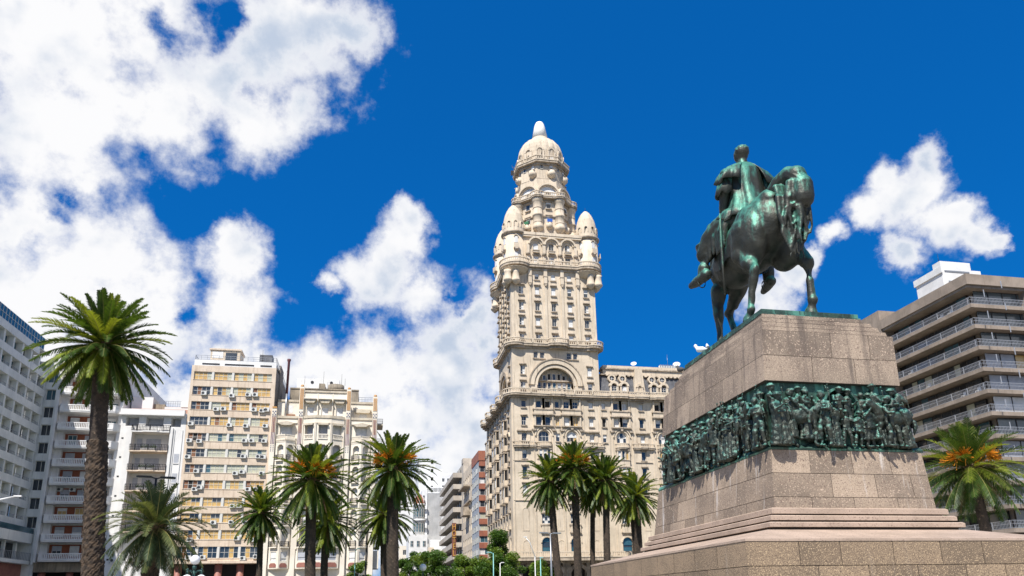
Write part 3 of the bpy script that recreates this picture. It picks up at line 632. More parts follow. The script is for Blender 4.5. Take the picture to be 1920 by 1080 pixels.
class Parts:      # repeated parts of one building: the 100 nearest become parts, the rest one mass
    def __init__(s, parent, name='window'): s.p = parent; s.n = name; s.l = []
    def add(s, mesh, loc, rz): s.l.append((mesh, Vector(loc), rz))
    def front(s, mesh, Y0, u, z, depth=.2): s.add(mesh, (u, Y0+depth, z), 0)
    def west(s, mesh, X0, u, z, depth=.2): s.add(mesh, (X0+depth, u, z), -PI/2)
    def east(s, mesh, X0, u, z, depth=.2): s.add(mesh, (X0-depth, u, z), PI/2)
    def rad(s, mesh, cx, cy, r, th, z): s.add(mesh, (cx+r*math.cos(th), cy+r*math.sin(th), z), th+PI/2)
    def flush(s):
        s.l.sort(key=lambda t: t[1].length)
        for me, loc, rz in s.l[:98]: inst(me, s.n, s.p, loc, rz)
        if len(s.l) > 98:
            b = MB(); mi = {}
            for me, loc, rz in s.l[98:]:
                T = Matrix.Translation(loc) @ Matrix.Rotation(rz, 4, 'Z'); o = len(b.v)
                b.v += [tuple(T @ v.co) for v in me.vertices]
                for p in me.polygons: b.f.append([o+i for i in p.vertices]); b.m.append(b.mi(me.materials[p.material_index])); b.sm.append(False)
            q = b.build(s.n+'s', s.p); q['kind'] = 'stuff'
def radial(cx, cy, A, th):
    c, s_ = math.cos(th), math.sin(th)
    return lambda u, d, z: (cx+c*(A+d)-s_*u, cy+s_*(A+d)+c*u, z)
def balustrade(mb, path, z, h, ma, t=.16, step=.34, bw=.13, pan=0.0, closed=False):
    mb.strip(path, -t/2, t/2, z, z+h*.2, ma, closed); mb.strip(path, -t/2-.03, t/2+.03, z+h*.82, z+h, ma, closed)
    pts = path+([path[0]] if closed else [])
    for a, b in zip(pts, pts[1:]):
        L_ = math.hypot(b[0]-a[0], b[1]-a[1]); n = max(1, int(L_/step))
        for i in range(n):
            f = (i+.5)/n; x, y = a[0]+(b[0]-a[0])*f, a[1]+(b[1]-a[1])*f
            w = bw/2*(2.2 if (i % 9 == 4 and L_ > 3) else 1)
            mb.box(x-w, x+w, y-w, y+w, z+h*.2, z+h*.82, ma)
def arc(cx, cy, r, a, b, n=10): return [(cx+r*math.cos(math.radians(a+(b-a)*i/n)), cy+r*math.sin(math.radians(a+(b-a)*i/n))) for i in range(n+1)]
def wmix(r, opts):      # weighted choice of window looks
    t = r.random()*sum(o[0] for o in opts)
    for o in opts:
        t -= o[0]
        if t <= 0: return o[1]
    return opts[-1][1]
# ================================================================ tall palace with tower
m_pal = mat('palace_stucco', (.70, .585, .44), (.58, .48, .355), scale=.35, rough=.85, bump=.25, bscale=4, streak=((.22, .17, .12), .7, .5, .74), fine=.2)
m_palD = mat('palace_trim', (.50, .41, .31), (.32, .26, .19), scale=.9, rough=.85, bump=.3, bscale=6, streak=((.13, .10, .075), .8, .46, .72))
m_slate = mat('slate_roof', (.055, .055, .06), (.11, .11, .115), scale=.7, rough=.6, bump=.3, bscale=8, speck=[(3, (.28, .27, .25), .66, .75)])
m_white = mat('white_render', (.78, .77, .74), (.66, .65, .62), scale=.5, rough=.8, streak=((.45, .43, .39), .5, .55, .8))
m_metal = mat('grey_metal', (.32, .33, .34), rough=.4, metal=.6)
m_iron = mat('black_iron', (.03, .03, .032), rough=.5, metal=.3)
pal = thing('tower_palace', 'tall ornate beige palace with a domed tower, cupolas and round balconies', 'palace', (32.1, 128.5, 0))
R1 = random.Random(21); PW = Parts(pal); FY, LX = 122.0, 23.9
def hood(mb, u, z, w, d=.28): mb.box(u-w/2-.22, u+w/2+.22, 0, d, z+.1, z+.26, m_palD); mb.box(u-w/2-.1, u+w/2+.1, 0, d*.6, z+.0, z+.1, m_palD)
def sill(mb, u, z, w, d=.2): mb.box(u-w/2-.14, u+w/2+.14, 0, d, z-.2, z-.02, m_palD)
WOPT = [(8, dict(panes='g')), (3, dict(panes='d')), (4, dict(panes='g', shut=.45)), (4, dict(panes='w', cols=2)), (3, dict(panes='g', cols=2, rows=2)), (3, dict(panes='g', shut=.97)), (2, dict(panes='d')), (1, dict(panes='o', cols=2)), (1.3, dict(panes='y', cols=2)), (1, dict(panes='c', cols=2))]
TOPT = [(5, dict(panes='g', shut=.97)), (3, dict(panes='g', shut=.5)), (3, dict(panes='gw', cols=2, rows=3)), (1, dict(panes='g', cols=2))]
def rw(opts, w, h): return wmesh(w, h, **wmix(R1, opts))
# --- body, front and west walls with window openings
ROWS = [(34.2, 35.45), (31.0, 32.6), (28.25, 29.65), (25.1, 26.75), (22.05, 23.8), (19.1, 20.8)]
body = MB(front(FY)); trim = MB(front(FY)); holes = []
SING = [26.1, 38.25, 47.6, 55.3, 63.0]; PAIR = [29.6, 34.6, 43.7, 51.5, 59.2]; MIDS = [32.1, 40.6]
def opening(u, z0, z1, w, opts=WOPT, hd=True, sl=True, arch=0, mesh=None):
    holes.append((u-w/2, u+w/2, z0, z1, arch)); PW.front(mesh or rw(opts, w, z1-z0), FY, u, z0, .28)
    if hd: hood(trim, u, z1, w)
    if sl: sill(trim, u, z0, w)
for u in SING:
    for i, (a, b) in enumerate(ROWS): opening(u, a, b, .82, hd=i != 2)
    trim.box(u-1.3, u+1.3, 0, .45, 29.85, 30.05, m_palD)
    for k in (-.75, .75): trim.box(u+k-.28, u+k+.28, 0, .1, 28.2, 29.85, m_pal)
for u in MIDS:
    for i in (0, 1, 2): opening(u, ROWS[i][0], ROWS[i][1], .72, hd=i == 1)
for u in PAIR:
    for s in (-.8, .8):
        for i in (0, 1): opening(u+s, ROWS[i][0], ROWS[i][1], .95, hd=False, sl=False)
        trim.box(u+s*1.98-.13, u+s*1.98+.13, 0, .32, 30.9, 36.2, m_pal); trim.box(u-.16, u+.16, 0, .3, 33.9, 36.2, m_pal); trim.box(u-.16, u+.16, 0, .3, 30.95, 32.75, m_pal)
    trim.box(u-1.95, u+1.95, 0, .42, 33.75, 33.95, m_palD); trim.box(u-1.7, u+1.7, 0, .3, 33.0, 33.75, m_pal); trim.box(u-1.95, u+1.95, 0, .5, 32.78, 33.0, m_palD)
    trim.box(u-1.85, u+1.85, 0, .5, 30.75, 30.95, m_palD)
    for s in (-1.75, 1.75): trim.zprism([(u+s-.3, 30.0), (u+s+.3, 30.0), (u+s+.42, 30.3), (u+s-.42, 30.3)], 0, .4, m_palD)
    # arched window with archivolt and bowed balcony
    opening(u, 28.1, 30.05, 1.8, hd=False, sl=False, arch=1, mesh=wmesh(1.8, 1.95, 3, 2, R1.choice(('g', 'gw', 'gdy')), shut=R1.choice((0, .4, .55))))
    trim.ring(u, 29.15, 1.05, 1.28, 0, .16, m_pal); trim.ring(u, 29.15, 1.45, 1.66, 0, .24, m_pal); trim.zprism([(u-.18, 30.3), (u+.18, 30.3), (u+.28, 30.8), (u-.28, 30.8)], 0, .4, m_palD)
    for s in (-1.16, 1.16): trim.box(u+s-.12, u+s+.12, 0, .14, 28.0, 29.15, m_pal)
for u0, u1 in ((23.9, 27.9), (36.9, 42.0), (45.7, 49.5), (53.4, 57.2), (61, 66)): 
    pass
# F row tall triple windows and G row arches
for u in PAIR:
    opening(u, 14.1, 15.75, 1.5, hd=False, sl=False, mesh=wmesh(1.5, 1.65, 3, 3, 'gw', frame=m_wht)); opening(u, 16.2, 17.1, .8, hd=False, arch=1, sl=False)
    for s in (-.72, .72): opening(u+s, 16.2, 16.85, .38, hd=False, sl=False, arch=1)
    trim.box(u-.95, u+.95, 0, .2, 15.8, 16.0, m_palD); trim.box(u-1.05, u+1.05, 0, .3, 13.75, 13.98, m_palD); trim.box(u-.9, u+.9, 0, .22, 12.7, 13.75, m_pal); trim.box(u-1.0, u+1.0, 0, .3, 12.5, 12.7, m_palD)
    opening(u, 9.5, 11.8, 1.7, hd=False, sl=False, arch=1, mesh=wmesh(1.7, 2.3, 1, 3, 'tgt', frame=m_frd, shut=R1.choice((0, .55)), sm=m_glassT)); trim.ring(u, 10.95, .88, 1.08, 0, .12, m_pal)
for u in SING+[32.1]:
    trim.ring(u, 16.2, .5, .6, 0, .05, m_pal); trim.box(u-.6, u-.5, 0, .05, 13, 16.2, m_pal); trim.box(u+.5, u+.6, 0, .05, 13, 16.2, m_pal); trim.box(u-.6, u+.6, 0, .05, 12.9, 13, m_pal)
    trim.ring(u, 10.8, .5, .6, 0, .05, m_pal); trim.box(u-.6, u-.5, 0, .05, 9.3, 10.8, m_pal); trim.box(u+.5, u+.6, 0, .05, 9.3, 10.8, m_pal)
for u in (24.2, 27.8, 31.2, 32.9, 36.8, 39.9, 42.0, 45.7, 49.5, 53.4, 57.2, 61.0): trim.box(u-.1, u+.1, 0, .1, 9, 36, m_pal)
for z in (17.9, 24.7): 
    for a, b in ((23.9, 27.7), (36.9, 41.8), (45.8, 49.4), (53.5, 57.1)): trim.box(a+.2, b-.2, .0, .14, z, z+.1, m_palD)
body.wall(LX, 68, 8.4, 37.3, holes, .3, m_pal)
# west side
holes = []; bw_ = MB(west(LX)); tw = MB(west(LX)); col = [124.4+2.75*i for i in range(9)]
for k, y in enumerate(col):
    bay = k % 3 != 0; ow = MB(west(LX))
    for i, (a, b) in enumerate(ROWS+[(14.1, 15.9), (16.2, 17.0), (9.4, 11.9)]):
        w = .85 if i < 8 else 1.2
        if bay and 1 <= i <= 5:      # square oriel standing out from the wall
            ow.box(y-.72, y+.72, 0, .62, a-.95, a-.02, m_pal); ow.box(y-.84, y+.84, 0, .74, a-1.1, a-.95, m_palD); ow.box(y-.84, y+.84, 0, .76, b+.02, b+.22, m_palD)
            for s in (-.66, .66): ow.box(y+s-.09, y+s+.09, .5, .62, a-.02, b+.02, m_pal)
            ow.box(y-.72, y+.72, .02, .3, a-.02, b+.02, m_dark)
            PW.west(wmesh(1.15, b-a, **wmix(R1, WOPT)), LX-.56, y, a, 0.0)
        else:
            holes.append((y-w/2, y+w/2, a, b, i in (7,))); PW.west(rw(WOPT, w, b-a), LX, y, a, .28)
            if i < 7: hood(tw, y, b, w, .35); sill(tw, y, a, w, .3)
            if i == 6: tw.box(y-.7, y+.7, 0, .4, 13.3, 13.9, m_pal)
            if i == 2: tw.ring(y, 29.2, .7, .95, 0, .25, m_pal)
    tw.build('window_surrounds', pal); tw = MB(west(LX))
    if bay: ow.box(y-.62, y+.62, 0, .5, 18.0, 34, m_pal) if False else None; ow.build('oriel', pal)
bw_.wall(FY, 149, 8.4, 37.3, holes, .3, m_pal); 
bw_.fn = None; bw_.face([(LX, 149, 0), (68, 149, 0), (68, 149, 37.3), (LX, 149, 37.3)], m_pal); bw_.face([(68, FY, 0), (68, 149, 0), (68, 149, 37.3), (68, FY, 37.3)], m_pal)
bw_.face([(LX, FY, 37.25), (68, FY, 37.25), (68, 149, 37.25), (LX, 149, 37.25)], m_palD)
body.build('facade_wall', pal); bw_.build('side_wall', pal); trim.build('facade_trim', pal)
# row of small balconies at z 27-28
def balcony(path, z, h, slab, name='balcony', drop=.35, ma=m_palD, t=.16, step=.34, wallside=None, bz=None):
    b = MB(); b.prism(list(path)+(wallside or []), z-drop, z-.001, ma); b.prism([(p[0], p[1]) for p in path]+(wallside or []), z-drop-.2, z-drop-.001, ma, top=None) if bz else None
    o = b.build(name, pal)
    q = MB(); balustrade(q, path, z, h, m_pal, t, step); q.build('balustrade', o)
    return o
for u in SING:
    w = 1.95; p = [(u-w, FY-.05), (u-w, FY-.42), (u-.7, FY-.42), (u-.55, FY-.75), (u+.55, FY-.75), (u+.7, FY-.42), (u+w, FY-.42), (u+w, FY-.05)]
    balcony(p, 27.3, .75, None, drop=.25)
for u in PAIR:
    p = [(u+1.25*math.cos(a), FY-.05-.75*math.sin(a)) for a in [PI-PI*i/10 for i in range(11)]]
    balcony(p, 27.25, .8, None, drop=.25)
    # oriel running down under the round balcony
    b = MB(); poly = [(u-1.25, FY+.0), (u-1.1, FY-.45), (u+1.1, FY-.45), (u+1.25, FY+.0)]
    for i, (a, c) in enumerate(ROWS[3:]):
        b.prism(poly, a-1.15, a-.001, m_pal); pp = [(u-1.35, FY), (u-1.2, FY-.56), (u+1.2, FY-.56), (u+1.35, FY)]
        b.prism(pp, a-.1, a+.0, m_palD); b.prism(pp, c+.0, c+.2, m_palD)
        b.box(u-1.12, u+1.12, FY-.25, FY-.02, a+.002, c-.002, m_dark)
        for s in (-1.08, -.36, .36, 1.08): b.box(u+s-.1, u+s+.1, FY-.45, FY-.26, a+.002, c-.002, m_pal)
        for s in (-.72, 0, .72): PW.front(wmesh(.54, c-a-.02, **wmix(R1, [(3, dict(panes='g')), (2, dict(panes='y')), (2, dict(panes='g', shut=.5)), (1, dict(panes='w'))])), FY, u+s, a+.01, -.27)
    b.prism([(u-1.25, FY), (u-1.1, FY-.45), (u+1.1, FY-.45), (u+1.25, FY)], 17.4, 17.94, m_pal, top=None)
    b.build('oriel', pal)
# main cornice balcony z 36.2 - 37.3 : west side, round the corner, along the front
bump = lambda cx, w, y, d, s=1: [(cx-w, y), (cx-w*.8, y-d*.8), (cx, y-d), (cx+w*.8, y-d*.8), (cx+w, y)]
p = [(LX-.9, 148.9)]
for y in range(146, 126, -6): p += [(LX-.9, y+1.5), (LX-1.5, y+1.2), (LX-1.7, y), (LX-1.5, y-1.2), (LX-.9, y-1.5)]
p += arc(LX+.9, FY+.9, 2.1, 150, 290, 10)
for u in (32.0, 43.7, 47.6, 51.5, 55.3, 59.2): p += bump(u, 1.5, FY-.85, .35)
p += [(67.9, FY-.85)]
balcony(p, 36.45, .95, None, drop=.32, wallside=[(67.9, FY+.2), (LX+.2, FY+.2), (LX+.2, 148.9)], step=.36)
b = MB(); b.strip([(LX-.05, 148.9), (LX-.05, FY-.05), (67.9, FY-.05)], -.02, -.42, 35.85, 36.12, m_palD) ; b.build('cornice', pal)
# podium balcony and arcade
p = [(LX-1.5, 148.9), (LX-1.5, 126)]+arc(LX+1.6, FY+1.6, 3.2, 180, 270, 8)+[(67.9, FY-1.6)]
balcony(p, 8.45, .95, None, drop=.5, wallside=[(67.9, FY+3), (LX+3, FY+3), (LX+3, 148.9)], step=.36)
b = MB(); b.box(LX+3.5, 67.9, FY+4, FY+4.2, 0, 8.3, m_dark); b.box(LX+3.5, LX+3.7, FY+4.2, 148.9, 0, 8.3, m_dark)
b.box(LX+.2, 67.9, FY+.05, FY+3.9, 7.6, 7.9, m_palD)
b.build('arcade_back', pal)
for i in range(11):
    c = MB(); x = LX+.8+4.1*i; c.box(x-.7, x+.7, FY+.1, FY+1.3, 0, 7.59, m_palD); c.box(x-.85, x+.85, FY-.02, FY+1.4, 6.6, 7.0, m_palD)
    c.fn = front(FY+.1)
    if i < 10: c.ring(x+2.05, 5.6, 1.4, 1.9, -.5, .05, m_palD)
    c.build('arcade_pier', pal)
for i in range(5):
    c = MB(); y = FY+4.5+4.3*i; c.box(LX+.1, LX+1.3, y-.6, y+.6, 0, 7.6, m_palD); c.build('arcade_pier', pal)
# --- mansard roof over the wing and behind the tower
b = MB(); b.fn = None
b.prism([(40.05, FY+.5), (67.5, FY+.5), (67.5, 148), (40.05, 148)], 37.3, 41.2, m_slate, top=[(40.05, FY+1.7), (66.3, FY+1.7), (66.3, 146), (40.05, 146)])
b.prism([(LX+.3, 136.0), (40, 136.0), (40, 148.6), (LX+.3, 148.6)], 37.26, 40.0, m_slate, top=[(LX+1.4, 136.0), (40, 136.0), (40, 147.5), (LX+1.4, 147.5)])
b.build('mansard_roof', pal)
b = MB(front(FY)); b.box(41.3, 66.2, -3.2, -1.35, 41.2, 42.2, m_pal); b.box(41.0, 66.5, -3.3, -1.1, 42.2, 42.45, m_palD); b.box(41.3, 66.2, -3.2, -1.3, 42.45, 42.95, m_pal)
for i in range(30): b.box(41.8+.82*i, 42.25+.82*i, -1.6, -1.12, 40.95, 41.2, m_pal)
b.box(40.6, 66.2, -3.2, -1.2, 41.1, 41.25, m_palD)
b.zprism([(46.7, 37.3), (49.0, 37.3), (48.5, 42.2), (47.2, 42.2)], -1.75, -.6, m_pal)
b.build('attic_cornice', pal)
b = MB(west(LX)); b.box(137, 148, -2.5, -1.1, 40.0, 40.6, m_pal); b.build('attic_cornice', pal)
def dormer(u, z, w=1.0):
    b = MB(front(FY)); b.box(u-w/2-.3, u-w/2, -1.9, -.42, z, z+1.75, m_pal); b.box(u+w/2, u+w/2+.3, -1.9, -.42, z, z+1.75, m_pal)
    b.ring(u, z+1.3, w/2, w/2+.42, -1.9, -.35, m_pal, n=12); b.box(u-w/2, u+w/2, -1.9, -.75, z, z+1.3, m_dark); b.box(u-w/2-.4, u+w/2+.4, -1.9, -.3, z-.1, z+.02, m_palD)
    o = b.build('dormer', pal); PW.front(wmesh(w, 1.3, **wmix(R1, [(2, dict(panes='g', cols=2, rows=3)), (2, dict(panes='w', cols=2)), (1, dict(panes='g'))])), FY, u, z+.02, .72)
for u in (43.0, 44.9, 50.6, 52.5, 58.3, 60.2): dormer(u, 37.5)
for u in (47.85,): dormer(u, 37.4, .6)
for u in (42.75, 44.75, 50.4, 52.4, 58.3, 60.3):     # oeil-de-boeuf
    b = MB(front(FY)); b.ring(u, 40.35, .46, .74, -1.6, -.75, m_pal, 0, 2*PI, 18); b.zprism([(u+.47*math.cos(a), 40.35+.47*math.sin(a)) for a in [2*PI*i/14 for i in range(14)]], -1.6, -1.0, m_glass)
    b.box(u-.03, u+.03, -1.0, -.9, 39.9, 40.8, m_wht); b.box(u-.45, u+.45, -1.0, -.92, 40.32, 40.38, m_wht); b.build('round_window', pal)
# satellite dishes and white rooftop antennas
def dish(x, y, z, r=.55):
    b = MB(); b.tube([(x, y, z, .04), (x, y, z+.6, .04)], m_metal, 6)
    T = Vector((-.35, -.75, .55)).normalized(); a = T.cross(Vector((0, 0, 1))).normalized(); c = T.cross(a); k = []
    P_ = Vector((x, y, z+.75))
    for rr_, dd in ((0.01, 0), (r*.5, .06), (r, .2)): k.append([P_+T*dd+a*rr_*math.cos(2*PI*i/14)+c*rr_*math.sin(2*PI*i/14) for i in range(14)])
    for q, w in zip(k, k[1:]):
        for i in range(14): b.face([q[i], q[(i+1) % 14], w[(i+1) % 14], w[i]], m_white, True)
    b.tube([tuple(P_)+(.02,), tuple(P_+T*.5)+(.03,)], m_metal, 5)
    return b.build('satellite_dish', pal)
dish(47.7, FY+2.4, 42.96); dish(56.2, FY+2.4, 43.2, .7)
b = MB(); b.box(52.6, 56.6, FY+2, FY+2.5, 42.97, 43.6, m_white)
for i in range(12): b.box(52.7+.33*i, 52.85+.33*i, FY+1.9, FY+2, 43.0, 43.75, m_metal)
b.tube([(54.5, FY+2.6, 43, .03), (54.5, FY+2.6, 46, .02)], m_metal, 5); b.build('roof_equipment', pal)
# --- tower : base z 37-46 with great arch
TX0, TX1, TY0, TY1 = 24.15, 40.05, FY-.02, 135.0
def tower_stage(x0, x1, y0, y1, z0, z1, hf, hw, name, depth=.3):
    b = MB(front(y0)); b.wall(x0, x1, z0, z1, hf, depth, m_pal)
    b.fn = west(x0); b.wall(y0, y1, z0, z1, hw, depth, m_pal)
    b.fn = None; b.face([(x1, y0, z0), (x1, y1, z0), (x1, y1, z1), (x1, y0, z1)], m_pal); b.face([(x0, y1, z0), (x1, y1, z0), (x1, y1, z1), (x0, y1, z1)], m_pal)
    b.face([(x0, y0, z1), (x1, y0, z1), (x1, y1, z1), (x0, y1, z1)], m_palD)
    return b.build(name, pal)
hf, hw = [], []; t = MB(front(TY0)); tws = MB(west(TX0))
for u in (26.1, 38.35):
    for a, b in ((37.5, 38.9), (40.2, 41.9)):
        hf.append((u-.42, u+.42, a, b)); PW.front(rw(TOPT, .84, b-a), TY0, u, a, .25); hood(t, u, b, .84); sill(t, u, a, .84)
for u in (28.5, 29.7, 34.6, 35.8): hf.append((u-.4, u+.4, 43.3, 44.5)); PW.front(wmesh(.8, 1.2, 1, 2), TY0, u, 43.3, .25); sill(t, u, 43.3, .84)
hf.append((28.7, 35.3, 37.35, 41.55, 1))
for cx, mb in ((32.0, t),):
    mb.ring(cx, 38.25, 3.3, 3.75, -.05, .22, m_pal, n=28); mb.ring(cx, 38.25, 3.95, 4.75, 0, .42, m_pal, n=28); mb.ring(cx, 38.25, 4.75, 4.95, 0, .55, m_palD, n=28)
    for s in (-1, 1): mb.box(cx+s*4.1-.65, cx+s*4.1+.65, 0, .2, 37.3, 38.25, m_pal)
    mb.box(cx-3.3, cx+3.3, -1.3, -1.2, 37.3, 41.6, m_pal)      # back wall of the arch
    mb.box(cx-3.3, cx+3.3, -1.2, -.7, 39.25, 39.5, m_palD)
for i in range(7): PW.front(wmesh(.62, 1.7, 1, 2, R1.choice(('t', 'g', 'gw')), frame=m_frm), TY0, 29.3+.9*i, 37.45, 1.16)
for i in range(5):
    PW.front(wmesh(.6, 1.2 if 0 < i < 4 else .9, 1, 1, R1.choice('gdo')), TY0, 30.2+.9*i, 39.6, 1.16); t.ring(30.2+.9*i, 40.75 if 0 < i < 4 else 40.45, .3, .42, -1.2, -1.05, m_pal, n=8)
for i in range(6): t.box(29.72+.9*i, 29.88+.9*i, -1.2, -1.0, 37.35, 41.2-abs(i-2.5)*.35, m_pal)
for y in (124.0, 133.0):
    for a, b in ((37.5, 38.9), (40.2, 41.9)): hw.append((y-.42, y+.42, a, b)); PW.west(rw(TOPT, .84, b-a), TX0, y, a, .25); hood(tws, y, b, .84, .35); sill(tws, y, a, .84, .3)
for y in (125.4, 131.6): hw.append((y-.4, y+.4, 43.3, 44.5)); PW.west(wmesh(.8, 1.2, 1, 2), TX0, y, 43.3, .25)
hw.append((126, 131, 37.35, 41.0, 1)); tws.ring(128.5, 38.5, 2.5, 2.9, -.05, .2, m_pal, n=20); tws.ring(128.5, 38.5, 3.1, 3.8, 0, .45, m_palD, n=20)
for k in range(5): PW.west(wmesh(.7, 3.0 if 0 < k < 4 else 2.0, 1, 3, 'g'), TX0, 126.5+k, 37.45, 1.0); tws.box(126.95+k, 127.05+k, -1, -.6, 37.4, 41, m_pal)
tws.box(126, 131, -1.1, -1.05, 37.3, 41, m_pal)
tower_stage(TX0, TX1, TY0, TY1, 37.3, 45.6, hf, hw, 'tower_base')
# --- shaft
hf, hw = [], []
SR = [(46.7, 47.8), (49.4, 51.0), (52.3, 53.9), (55.4, 57.0)]
for u in (26.1, 29.1, 32.15, 35.2, 38.3):
    for a, b in SR: hf.append((u-.42, u+.42, a, b)); PW.front(rw(TOPT, .84, b-a), TY0, u, a, .22); hood(t, u, b+.1, .84, .34); sill(t, u, a, .84, .24)
    if 27 < u < 37: hf.append((u-.42, u+.42, 58.4, 59.7, 1)); PW.front(rw(TOPT, .84, 1.3), TY0, u, 58.4, .22); sill(t, u, 58.4, .84)
for u in (27.75, 30.65, 33.8, 36.75):
    t.box(u-.24, u+.24, 0, .16, 46.6, 57.6, m_pal); t.box(u-.32, u+.32, 0, .42, 57.6, 60.4, m_pal)
    t.box(u-.38, u+.38, 0, .48, 58.9, 59.05, m_palD); t.zprism([(u-.12, 57.1), (u+.12, 57.1), (u+.32, 57.6), (u-.32, 57.6)], 0, .38, m_palD)
for u in (24.5, 39.7): t.box(u-.33, u+.33, 0, .1, 46.6, 57.6, m_pal)
for y in (123.6, 126.0, 128.5, 131.0, 133.6):
    for a, b in SR+[(58.4, 59.7)]: hw.append((y-.38, y+.38, a, b)); PW.west(rw(TOPT, .76, b-a), TX0, y, a, .22); hood(tws, y, b+.1, .76, .45); sill(tws, y, a, .76, .36)
for y in (124.8, 127.2, 129.8, 132.3): tws.box(y-.2, y+.2, 0, .2, 46.6, 60.4, m_pal)
tower_stage(TX0, TX1, TY0, TY1, 45.6, 60.9, hf, hw, 'tower_shaft')
t.build('tower_trim', pal); tws.build('tower_side_trim', pal)
# lobed balconies round the tower
def lobes(x0, x1, y0, y1, off, cin, R, mid=None):
    """closed plan outline: rectangle pushed out by off, round lobes of radius R centred cin inside the corners"""
    X0, X1, Y0, Y1 = x0-off, x1+off, y0-off, y1+off; P_ = []
    dx = math.sqrt(max(.01, R*R-(cin+off)**2))
    a = math.degrees(math.atan2(-(cin+off), dx))
    for cx, cy, base in ((x0+cin, y0+cin, 180), (x1-cin, y0+cin, 270), (x1-cin, y1-cin, 0), (x0+cin, y1-cin, 90)):
        st_, en = base+45-(135+ (a+90) )+ 45 - 45, 0
        P_ += arc(cx, cy, R, base+45-(45+90+a), base+45+(45+90+a), 12)
        if mid and base == 180: m_, r_ = mid; P_ += [(m_-r_, Y0), (m_-r_*.75, Y0-.75), (m_, Y0-1.05), (m_+r_*.75, Y0-.75), (m_+r_, Y0)]
        if mid and base == 90 and False: pass
    return P_
P1_ = lobes(TX0, TX1, TY0, TY1, .7, .8, 2.0, (32.5, 2.0))
def ringbalcony(P_, z, h, core, drop=.4, under=True):
    b = MB(); b.prism(P_, z-drop, z-.001, m_palD); cx = sum(p[0] for p in P_)/len(P_); cy = sum(p[1] for p in P_)/len(P_)
    b.prism([(cx+(p[0]-cx)*.93, cy+(p[1]-cy)*.93) for p in P_], z-drop-.4, z-drop-.001, m_palD)
    o = b.build('ring_balcony', pal); q = MB(); balustrade(q, P_, z, h, m_pal, .18, .34, closed=True); q.build('balustrade', o)
ringbalcony(P1_, 45.75, .95, None)
P2_ = lobes(TX0, TX1, TY0, TY1, .8, 1.3, 3.0)
ringbalcony(P2_, 61.05, 1.0, None, .45)
for cx, cy, sx, sy in ((TX0, TY0, -1, -1), (TX1, TY0, 1, -1), (TX1, TY1, 1, 1), (TX0, TY1, -1, 1)):
    b = MB(); b.lathe(cx-sx*1.1, cy-sy*1.1, [(1.6, 59.2), (2.2, 59.5), (2.6, 60.1), (2.85, 60.2)], 24, m_pal)
    for ox, oy in ((sx*.55, -sy*.9), (sx*.55, sy*.55), (-sx*.9, sy*.55)):
        b.lathe(cx+ox, cy+oy, [(.1, 56.9), (.45, 57.2), (.8, 57.6), (.85, 57.8), (.72, 57.95), (.62, 59.2), (.75, 59.6)], 14, m_pal)
    b.build('corner_corbel', pal)
# --- upper block between the turrets
UX0, UX1, UY0, UY1 = 26.9, 37.7, FY+.6, 134.4
hf, hw = [], []; t = MB(front(UY0))
for u in (29.2, 32.2, 35.3):
    hf.append((u-.5, u+.5, 64.5, 66.2, 1)); PW.front(rw(TOPT, 1.0, 1.7), UY0, u, 64.5, .25); hf.append((u-.5, u+.5, 62.1, 63.5)); PW.front(rw(TOPT, 1.0, 1.4), UY0, u, 62.1, .25)
    t.ring(u, 65.7, .95, 1.15, 0, .25, m_pal); t.ring(u, 65.7, 1.2, 1.5, 0, .55, m_pal); t.box(u-.6, u+.6, 0, .5, 64.0, 64.45, m_pal); sill(t, u, 64.5, 1.0, .6); hood(t, u, 63.55, 1.0, .2)
for u in (27.65, 30.7, 33.75, 36.8):
    t.box(u-.28, u+.28, 0, .4, 62, 65.7, m_pal); t.lathe(u, .3, [(.1, 63.2), (.45, 63.5), (.5, 63.9)], 10, m_palD)
t.build('upper_trim', pal)
for y in (126, 128.5, 131): hw.append((y-.5, y+.5, 64.5, 66.2, 1)); PW.west(rw(TOPT, 1.0, 1.7), UX0, y, 64.5, .25)
tower_stage(UX0, UX1, UY0, UY1, 60.9, 67.5, hf, hw, 'upper_block')
b = MB(); Q = [(UX0-.3, UY0-.4), (UX1+.3, UY0-.4), (UX1+.3, UY1+.3), (UX0-.3, UY1+.3)]; b.prism(Q, 67.2, 67.55, m_pal)
o = b.build('terrace', pal); q = MB(); q.strip(Q, -.1, .1, 67.55, 68.1, m_pal, True); q.build('parapet', o)
